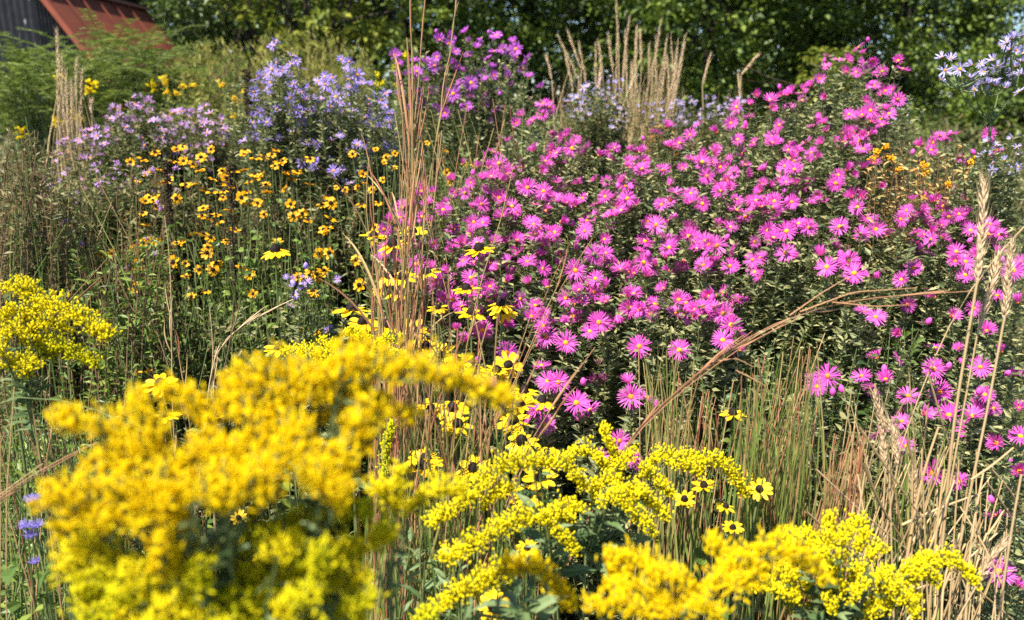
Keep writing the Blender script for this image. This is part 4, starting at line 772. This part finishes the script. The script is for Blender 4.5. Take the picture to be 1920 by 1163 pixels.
# ---- trees
def tree(label, px, Y, rx, z0, z1, mk, nclump, per, lsz, seed_gap=.0, trunk_r=.16, off=0, group='trees at the meadow edge', name='broadleaf_tree', cr=(.26, .62)):
    x = (px-960)/FPX*Y*1.0; base = V3(x, Y, 0); root = thing(name, label, 'tree', base, group)
    # clumps in a lumpy ellipsoid
    nclump = int(nclump*1.35); d = unit(RNG.normal(0, 1, (nclump, 3))); r = U(.25, 1, nclump)**.45; cz = (z0+z1)/2; hz = (z1-z0)/2
    lob = 1+.22*np.sin(d[:, 0]*5+px)*np.cos(d[:, 2]*4+px*.7)
    Cc = base + V3(off, 0, cz) + d*r[:, None]*lob[:, None]*V3(rx, rx*.9, hz); Cc[:, 2] = np.maximum(Cc[:, 2], .25)
    mb = MB(); tp = base+V3(off*.6, 0, z1*.75); mb.tubes(bez(base[None], (base+V3(.15, 0, z1*.4))[None], tp[None], np.linspace(0, 1, 10)), np.linspace(trunk_r, trunk_r*.2, 10)[None], 8)
    k = RNG.choice(nclump, min(nclump, 26), replace=False); tt = U(.12, .75, len(k)); St = bez(base[None], (base+V3(.15, 0, z1*.4))[None], tp[None], tt)[0]; mid = (St+Cc[k])/2+V3(0, 0, .15)
    mb.tubes(bez(St, mid, Cc[k], np.linspace(0, 1, 7)), np.linspace(.035, .008, 7)[None]*U(.6, 1.2, len(k))[:, None], 5); link('trunk', mb.mesh('trunk', M['bark'], True, base), root)
    mb = MB(); n = nclump*per; sz = np.repeat(U(*cr, nclump), per); q = RNG.normal(0, 1, (n, 3))*V3(.5, .5, .30)*sz[:, None]
    P = np.repeat(Cc, per, 0)+q; D = unit(q/np.maximum(sz[:, None], .1)*V3(1, 1, .6)+RNG.normal(0, .5, (n, 3))+V3(0, 0, -.25)); mb.inst(*LEAF_T, frames(D), P, U(*lsz, n)); link('crown', mb.mesh('crown', M[mk], False, base), root)
TREES = [('dark green tree just beyond the red roof', 420, 19, 2.8, .4, 7, 'tree_dark', 150, 130, (.07, .13)), ('dark tree behind the wispy olive shrubs', 520, 17, 2.8, .5, 8, 'tree_dark', 150, 130, (.07, .13)), ('leafy green tree behind the purple asters', 760, 16, 2.6, .3, 7, 'tree_mid', 150, 140, (.07, .14)),
 ('deep green tree behind the straw plumes', 980, 17, 2.6, .4, 8, 'tree_dark', 140, 130, (.07, .14)), ('lush green tree with low sunlit branches in the middle', 1300, 14, 2.5, 1.0, 7, 'tree_mid', 150, 150, (.07, .14)), ('very dark tree in the shaded gap', 1140, 19, 2.2, .8, 9, 'tree_dark', 110, 120, (.08, .14)),
 ('dark tree behind the tallest magenta spire', 1490, 16.5, 2.4, 1.2, 8, 'tree_dark', 140, 130, (.07, .13)), ('green tree standing between the tallest spire and the sky gap', 1650, 15, 2.2, .4, 7.5, 'tree_mid', 140, 130, (.07, .13)), ('paler bluish tree farther off near the sky gap', 1700, 24, 2.5, .2, 9, 'tree_blue', 150, 110, (.10, .17))]
for a in TREES: tree(*a)
tree('yellowing low tree leaning in above the olive shrubs', 590, 11, 1.3, 1.9, 4.6, 'tree_yellow', 45, 70, (.08, .15), trunk_r=.07, name='young_tree', cr=(.2, .4))
tree('thin-leaved tree at the frame edge with sky showing through', 1960, 12, 1.3, 2.3, 5, 'tree_mid', 34, 56, (.06, .11), trunk_r=.08, name='young_tree', cr=(.2, .38))
tree('far bluish tree seen low through the sky gap', 1880, 27, 2.0, .2, 3.6, 'tree_blue', 70, 110, (.10, .17), group='trees at the meadow edge')
tree('sapling with yellow-tan leaves before the dark gap', 1530, 10, .30, 1.5, 2.3, 'tree_yellow', 12, 40, (.05, .10), trunk_r=.03, name='young_tree', cr=(.1, .22))
tree('broad green bush behind the pale asters', 1990, 12.5, 2.0, .2, 2.5, 'tree_mid', 95, 110, (.06, .11), trunk_r=.06, name='low_bush', cr=(.25, .45))
tree('low bush below the sky gap', 1850, 13, 1.7, .2, 1.75, 'tree_mid', 50, 100, (.06, .11), trunk_r=.06, name='low_bush', cr=(.25, .45))
tree('low olive bush under the dark trees', 1430, 12, 1.5, .1, 1.2, 'leaf_olive', 40, 90, (.06, .11), trunk_r=.05, name='low_bush', cr=(.2, .4))
tree('row-end bush far behind the straw plumes', 1130, 12.5, 1.8, .1, 1.5, 'tree_dark', 50, 90, (.06, .11), trunk_r=.05, name='low_bush', cr=(.25, .45))
# ---- shed
def shed():
    Y0 = 12.0; L = Y0*(1/.77-1)
    g = lambda px, py: at(px, py, Y0)
    ridge, mid = g(53, -37), g(137, 70); sl = (mid-ridge)/(mid-ridge)[0]; eave = ridge+sl*(1.25*(mid-ridge)[0]+.45); xr = ridge[0]; half = eave[0]-xr; ze = eave[2]; zr = ridge[2]
    base = V3(xr, Y0, 0); root = thing('shed', 'dark corrugated shed with a steep rust-red metal roof', 'shed', base)
    xl = -5.0; hw = half-.12; ztop = zr+.10; zt = lambda x: ztop if x < 0 else zr-.05-x*(zr-ze)/half
    def sheet(p, q, zs, n):
        """corrugated sheet from plan point p to q, zs(t) = its top"""
        t = np.linspace(0, 1, n+1); nn = unit(V3(q[1]-p[1], p[0]-q[0])); r = .012*np.sin(np.arange(n+1)*math.pi/2)
        x = p[0]+(q[0]-p[0])*t+nn[0]*r; y = p[1]+(q[1]-p[1])*t+nn[1]*r
        v = []
        for i in range(n+1): v += [(x[i], y[i], 0), (x[i], y[i], zs(t[i]))]
        mb.add(v, [f for i in range(n) for f in ((2*i, 2*i+2, 2*i+3), (2*i, 2*i+3, 2*i+1))])
    mb = MB()
    sheet((xl, .1), (0, .1), lambda t: ztop, 200); sheet((0, .1), (hw, .1), lambda t: zt(hw*t+1e-9), 80); sheet((hw, .1), (hw, L-.15), lambda t: zt(hw), 120)
    sheet((hw, L-.15), (0, L-.15), lambda t: zt(hw*(1-t)+1e-9), 80); sheet((0, L-.15), (xl, L-.15), lambda t: ztop, 200); sheet((xl, L-.15), (xl, .1), lambda t: ztop, 120)
    sheet((-.02, .1), (-.02, L-.15), lambda t: ztop, 120)
    m = mat('shed_black_metal', [(.016, .016, .018)], .55, .3, 0, 0, (14, (.03, .03, .034), .8)); nt = m.node_tree
    nz = nt.nodes.new('ShaderNodeTexNoise'); nz.inputs['Scale'].default_value = 9; tc = nt.nodes.new('ShaderNodeTexCoord'); mp = nt.nodes.new('ShaderNodeMapping'); mp.inputs['Scale'].default_value = (2.2, 1, .8)
    nt.links.new(tc.outputs['Object'], mp.inputs[0]); nt.links.new(mp.outputs[0], nz.inputs['Vector']); mr = nt.nodes.new('ShaderNodeMapRange'); mr.inputs[1].default_value = .71; mr.inputs[2].default_value = .78; nt.links.new(nz.outputs[0], mr.inputs[0])
    bs = [n for n in nt.nodes if n.type == 'BSDF_PRINCIPLED'][0]; old = bs.inputs['Base Color'].links[0].from_socket; mx = nt.nodes.new('ShaderNodeMix'); mx.data_type = 'RGBA'; nt.links.new(mr.outputs[0], mx.inputs[0]); nt.links.new(old, mx.inputs[6]); mx.inputs[7].default_value = (.45, .46, .48, 1); nt.links.new(mx.outputs[2], bs.inputs['Base Color'])
    link('wall', mb.mesh('shed_wall', m, False), root)
    red = mat('rust_red_metal', [(.30, .085, .05)], .75, .12, 0, 0, (2.6, (.20, .065, .045), 1), .03)
    edge = mat('dark_flashing', [(.05, .022, .02)], .6, .3)
    slope = unit(V3(half, 0, ze-zr)); nrm = V3(-slope[2], 0, slope[0]); Ls = np.linalg.norm(V3(half, 0, ze-zr))
    mb = MB()
    def box(o, ax, ay, az):
        v = np.array([o+i*ax+j*ay+k*az for i in (0, 1) for j in (0, 1) for k in (0, 1)]); mb.add(v, [(0,1,3),(0,3,2),(4,6,7),(4,7,5),(0,4,5),(0,5,1),(2,3,7),(2,7,6),(0,2,6),(0,6,4),(1,5,7),(1,7,3)])
    for s in (1,):
        fl = V3(s, 1, 1); box(V3(0, 0, zr)*fl, slope*Ls*fl, V3(0, L, 0), nrm*.04*fl)
    rf = link('roof', mb.mesh('roof', red, False), root)
    mb = MB()
    for s in (1,):
        fl = V3(s, 1, 1)
        for y in np.arange(.55, L-.3, .55): box((V3(.02, y, zr)+nrm*.041)*fl, slope*(Ls-.03)*fl, V3(0, .03, 0), nrm*.016*fl)
    link('standing_seam', mb.mesh('standing_seams', red, False), rf)
    mb = MB()
    for s in (1,):
        fl = V3(s, 1, 1); box((V3(0, -.03, zr)+nrm*-.03)*fl, slope*Ls*fl, V3(0, .027, 0), nrm*.075*fl)
    link('rake_trim', mb.mesh('rake_trim', red, False), rf)
    mb = MB()
    for s in (1,):
        fl = V3(s, 1, 1); box((V3(0, 0, zr)+nrm*.075)*fl, slope*.10*fl, V3(0, L, 0), nrm*.02*fl)
    link('ridge_cap', mb.mesh('ridge_cap', edge, False), rf)
    mb = MB(); box(V3(xl-.1, .02, ztop+.005), V3(-xl+.14, 0, 0), V3(0, L-.1, 0), V3(0, 0, .06)); link('roof', mb.mesh('flat_roof', edge, False), root)
shed()
#@@STUFF
# ---- ground and uncountable cover
def ground():
    xs = np.r_[np.linspace(-250, -12, 12), np.linspace(-10, 10, 70), np.linspace(12, 250, 12)]; ys = np.r_[np.linspace(-60, -2, 8), np.linspace(-1, 20, 80), np.linspace(24, 400, 14)]
    X, Y = np.meshgrid(xs, ys); Z = .03*np.sin(X*1.3)*np.cos(Y*1.1)+.02*np.sin(X*3.1+Y*2.3)-.03; v = np.stack([X, Y, Z], -1).reshape(-1, 3); nx = len(xs); i = np.arange(len(ys)-1)[:, None]*nx; j = np.arange(nx-1)[None]
    q = np.stack([i+j, i+j+1, i+nx+j+1, i+nx+j], -1).reshape(-1, 4); mb = MB(); mb.add(v, np.concatenate([q[:, [0, 1, 2]], q[:, [0, 2, 3]]]))
    m = mat('meadow_soil', [(.035, .026, .018)], .95, .1, 0, 0, (7, (.06, .055, .025), 1), .5); o = link('ground', mb.mesh('ground', m)); tag(o, 'dark soil of the meadow floor', 'ground', None, 'structure')
ground()
def cover():
    mb = MB(); n = 90000; y = U(.75, 4.5, n); x = U(-1, 1, n)*(y*.72+.35); z = U(0, 1, n)**1.1*np.interp(y, [.7, 1.2, 2, 3, 4.5], [.45, .55, .72, .85, 1.0]); P = np.c_[x, y, z]; az = U(0, TAU, n)
    mb.inst(*LEAF_L, frames(np.stack([np.cos(az), np.sin(az), U(-.2, .7, n)], -1)), P, U(.02, .05, n))
    k = 1300; y = U(.75, 4.5, k); x = U(-1, 1, k)*(y*.72+.35); T = np.c_[x+RNG.normal(0, .05, k), y+RNG.normal(0, .05, k), U(.6, 1.05, k)*np.interp(y, [.7, 1.2, 2, 3, 4.5], [.5, .62, .85, 1.0, 1.15])]; B = np.c_[x, y, 0*x]
    mb.tubes(bez(B, (B+T)/2+RNG.normal(0, .02, (k, 3)), T, np.linspace(0, 1, 5)), np.tile(np.linspace(.0022, .0008, 5), (k, 1)), 3)
    tag(link('undergrowth', mb.mesh('undergrowth', M['leaf_weed'], False)), 'tangled dark green undergrowth between the flower stems', 'undergrowth', None, 'stuff')
    mb = MB(); n = 2000; y = U(1.0, 5, n); x = U(-1, 1, n)*(y*.72+.3); B = np.c_[x, y, 0*x]; T = B+np.c_[RNG.normal(0, .12, (n, 2)), U(.4, .95, n)*np.interp(y, [1, 2, 3.5, 5], [.75, .95, 1.15, 1.2])]; K = B*.6+T*.4; K[:, 2] = T[:, 2]*.7
    blades(mb, B, K, T, U(.0009, .0022, n), 6)
    tag(link('meadow_grass', mb.mesh('meadow_grass', M['grass_weed'], True)), 'thin mixed meadow grass standing all through the flowers', 'grass', None, 'stuff')
    mb = MB(); n = 60000; y = U(4.5, 13, n); x = U(-1, 1, n)*(y*.75); z = U(0, 1, n)**.8*(1.15+.25*np.sin(x*2.1)*np.sin(y*1.7)); az = U(0, TAU, n)
    mb.inst(*LEAF_N, frames(np.stack([np.cos(az), np.sin(az), U(.2, 1.6, n)], -1)), np.c_[x, y, z], U(.07, .16, n))
    tag(link('meadow_weeds', mb.mesh('meadow_weeds', M['leaf_weed'], False)), 'olive green weeds of the meadow stretching back to the trees', 'weeds', None, 'stuff')
cover()
def woods():
    mb = MB(); n = 60; x = U(-24, 14.2, n); y = U(27, 34, n); h = U(7, 11, n); B = np.c_[x, y, 0*x]; T = B+np.c_[RNG.normal(0, .3, (n, 2)), h]
    mb.tubes(bez(B, (B+T)/2, T, np.linspace(0, 1, 6)), np.tile(np.linspace(.16, .03, 6), (n, 1)), 6, 1)
    m = 60000; i = RNG.integers(0, n, m); z = U(0, 1, m)*h[i]*1.05; rr = 2.0*np.sqrt(np.clip(1.1-(z/h[i]), .05, 1)); q = RNG.normal(0, .6, (m, 3)); P = np.c_[x[i]+q[:, 0]*rr, y[i]+q[:, 1]*rr, z]; P = P[P[:, 0] < 15.6+RNG.normal(0, .5, len(P))]; m = len(P)
    mb.inst(*LEAF_T, frames(RNG.normal(0, 1, (m, 3))+V3(0, 0, -.3)), P, U(.22, .42, m)); tag(link('woods', mb.mesh('woods', [M['tree_dark'], M['bark']], False)), 'dark far-off wood closing the view behind the trees', 'woods', None, 'stuff')
woods()

# ------------------------------------------------------------------ camera, light, render settings
cam = bpy.data.cameras.new('camera'); co = bpy.data.objects.new('camera', cam); C.objects.link(co); co.location = CAM; co.rotation_euler = (math.pi/2-PITCH, 0, 0)
cam.sensor_width = 36; cam.lens = 36*FPX/1920; cam.clip_start = .02; cam.clip_end = 2000
cam.dof.use_dof = True; cam.dof.focus_distance = 1.35; cam.dof.aperture_fstop = 4.8
sc.camera = co
el = math.asin(SUN[2]); azm = math.atan2(SUN[0], SUN[1])
w = bpy.data.worlds.new('World'); sc.world = w; w.use_nodes = True; nt = w.node_tree; bgn = nt.nodes['Background']; sky = nt.nodes.new('ShaderNodeTexSky'); sky.sky_type = 'NISHITA'; sky.sun_disc = False; sky.dust_density = .1; sky.air_density = .9; sky.ozone_density = 4
sky.sun_elevation = el; sky.sun_rotation = azm; nt.links.new(sky.outputs[0], bgn.inputs[0]); bgn.inputs[1].default_value = .09
sl = bpy.data.lights.new('sun', 'SUN'); sl.energy = 5.0; sl.angle = rad(.5); sl.color = (1, .95, .86); so = bpy.data.objects.new('sun', sl); C.objects.link(so); so.rotation_euler = Vector(SUN).to_track_quat('Z', 'Y').to_euler()
vs = sc.view_settings; vs.view_transform = 'Standard'; vs.look = 'None'; vs.exposure = 1.18; vs.gamma = 1
cy = sc.cycles; cy.max_bounces = 6; cy.diffuse_bounces = 4; cy.glossy_bounces = 2; cy.transmission_bounces = 4; cy.use_denoising = False; cy.sample_clamp_indirect = 6
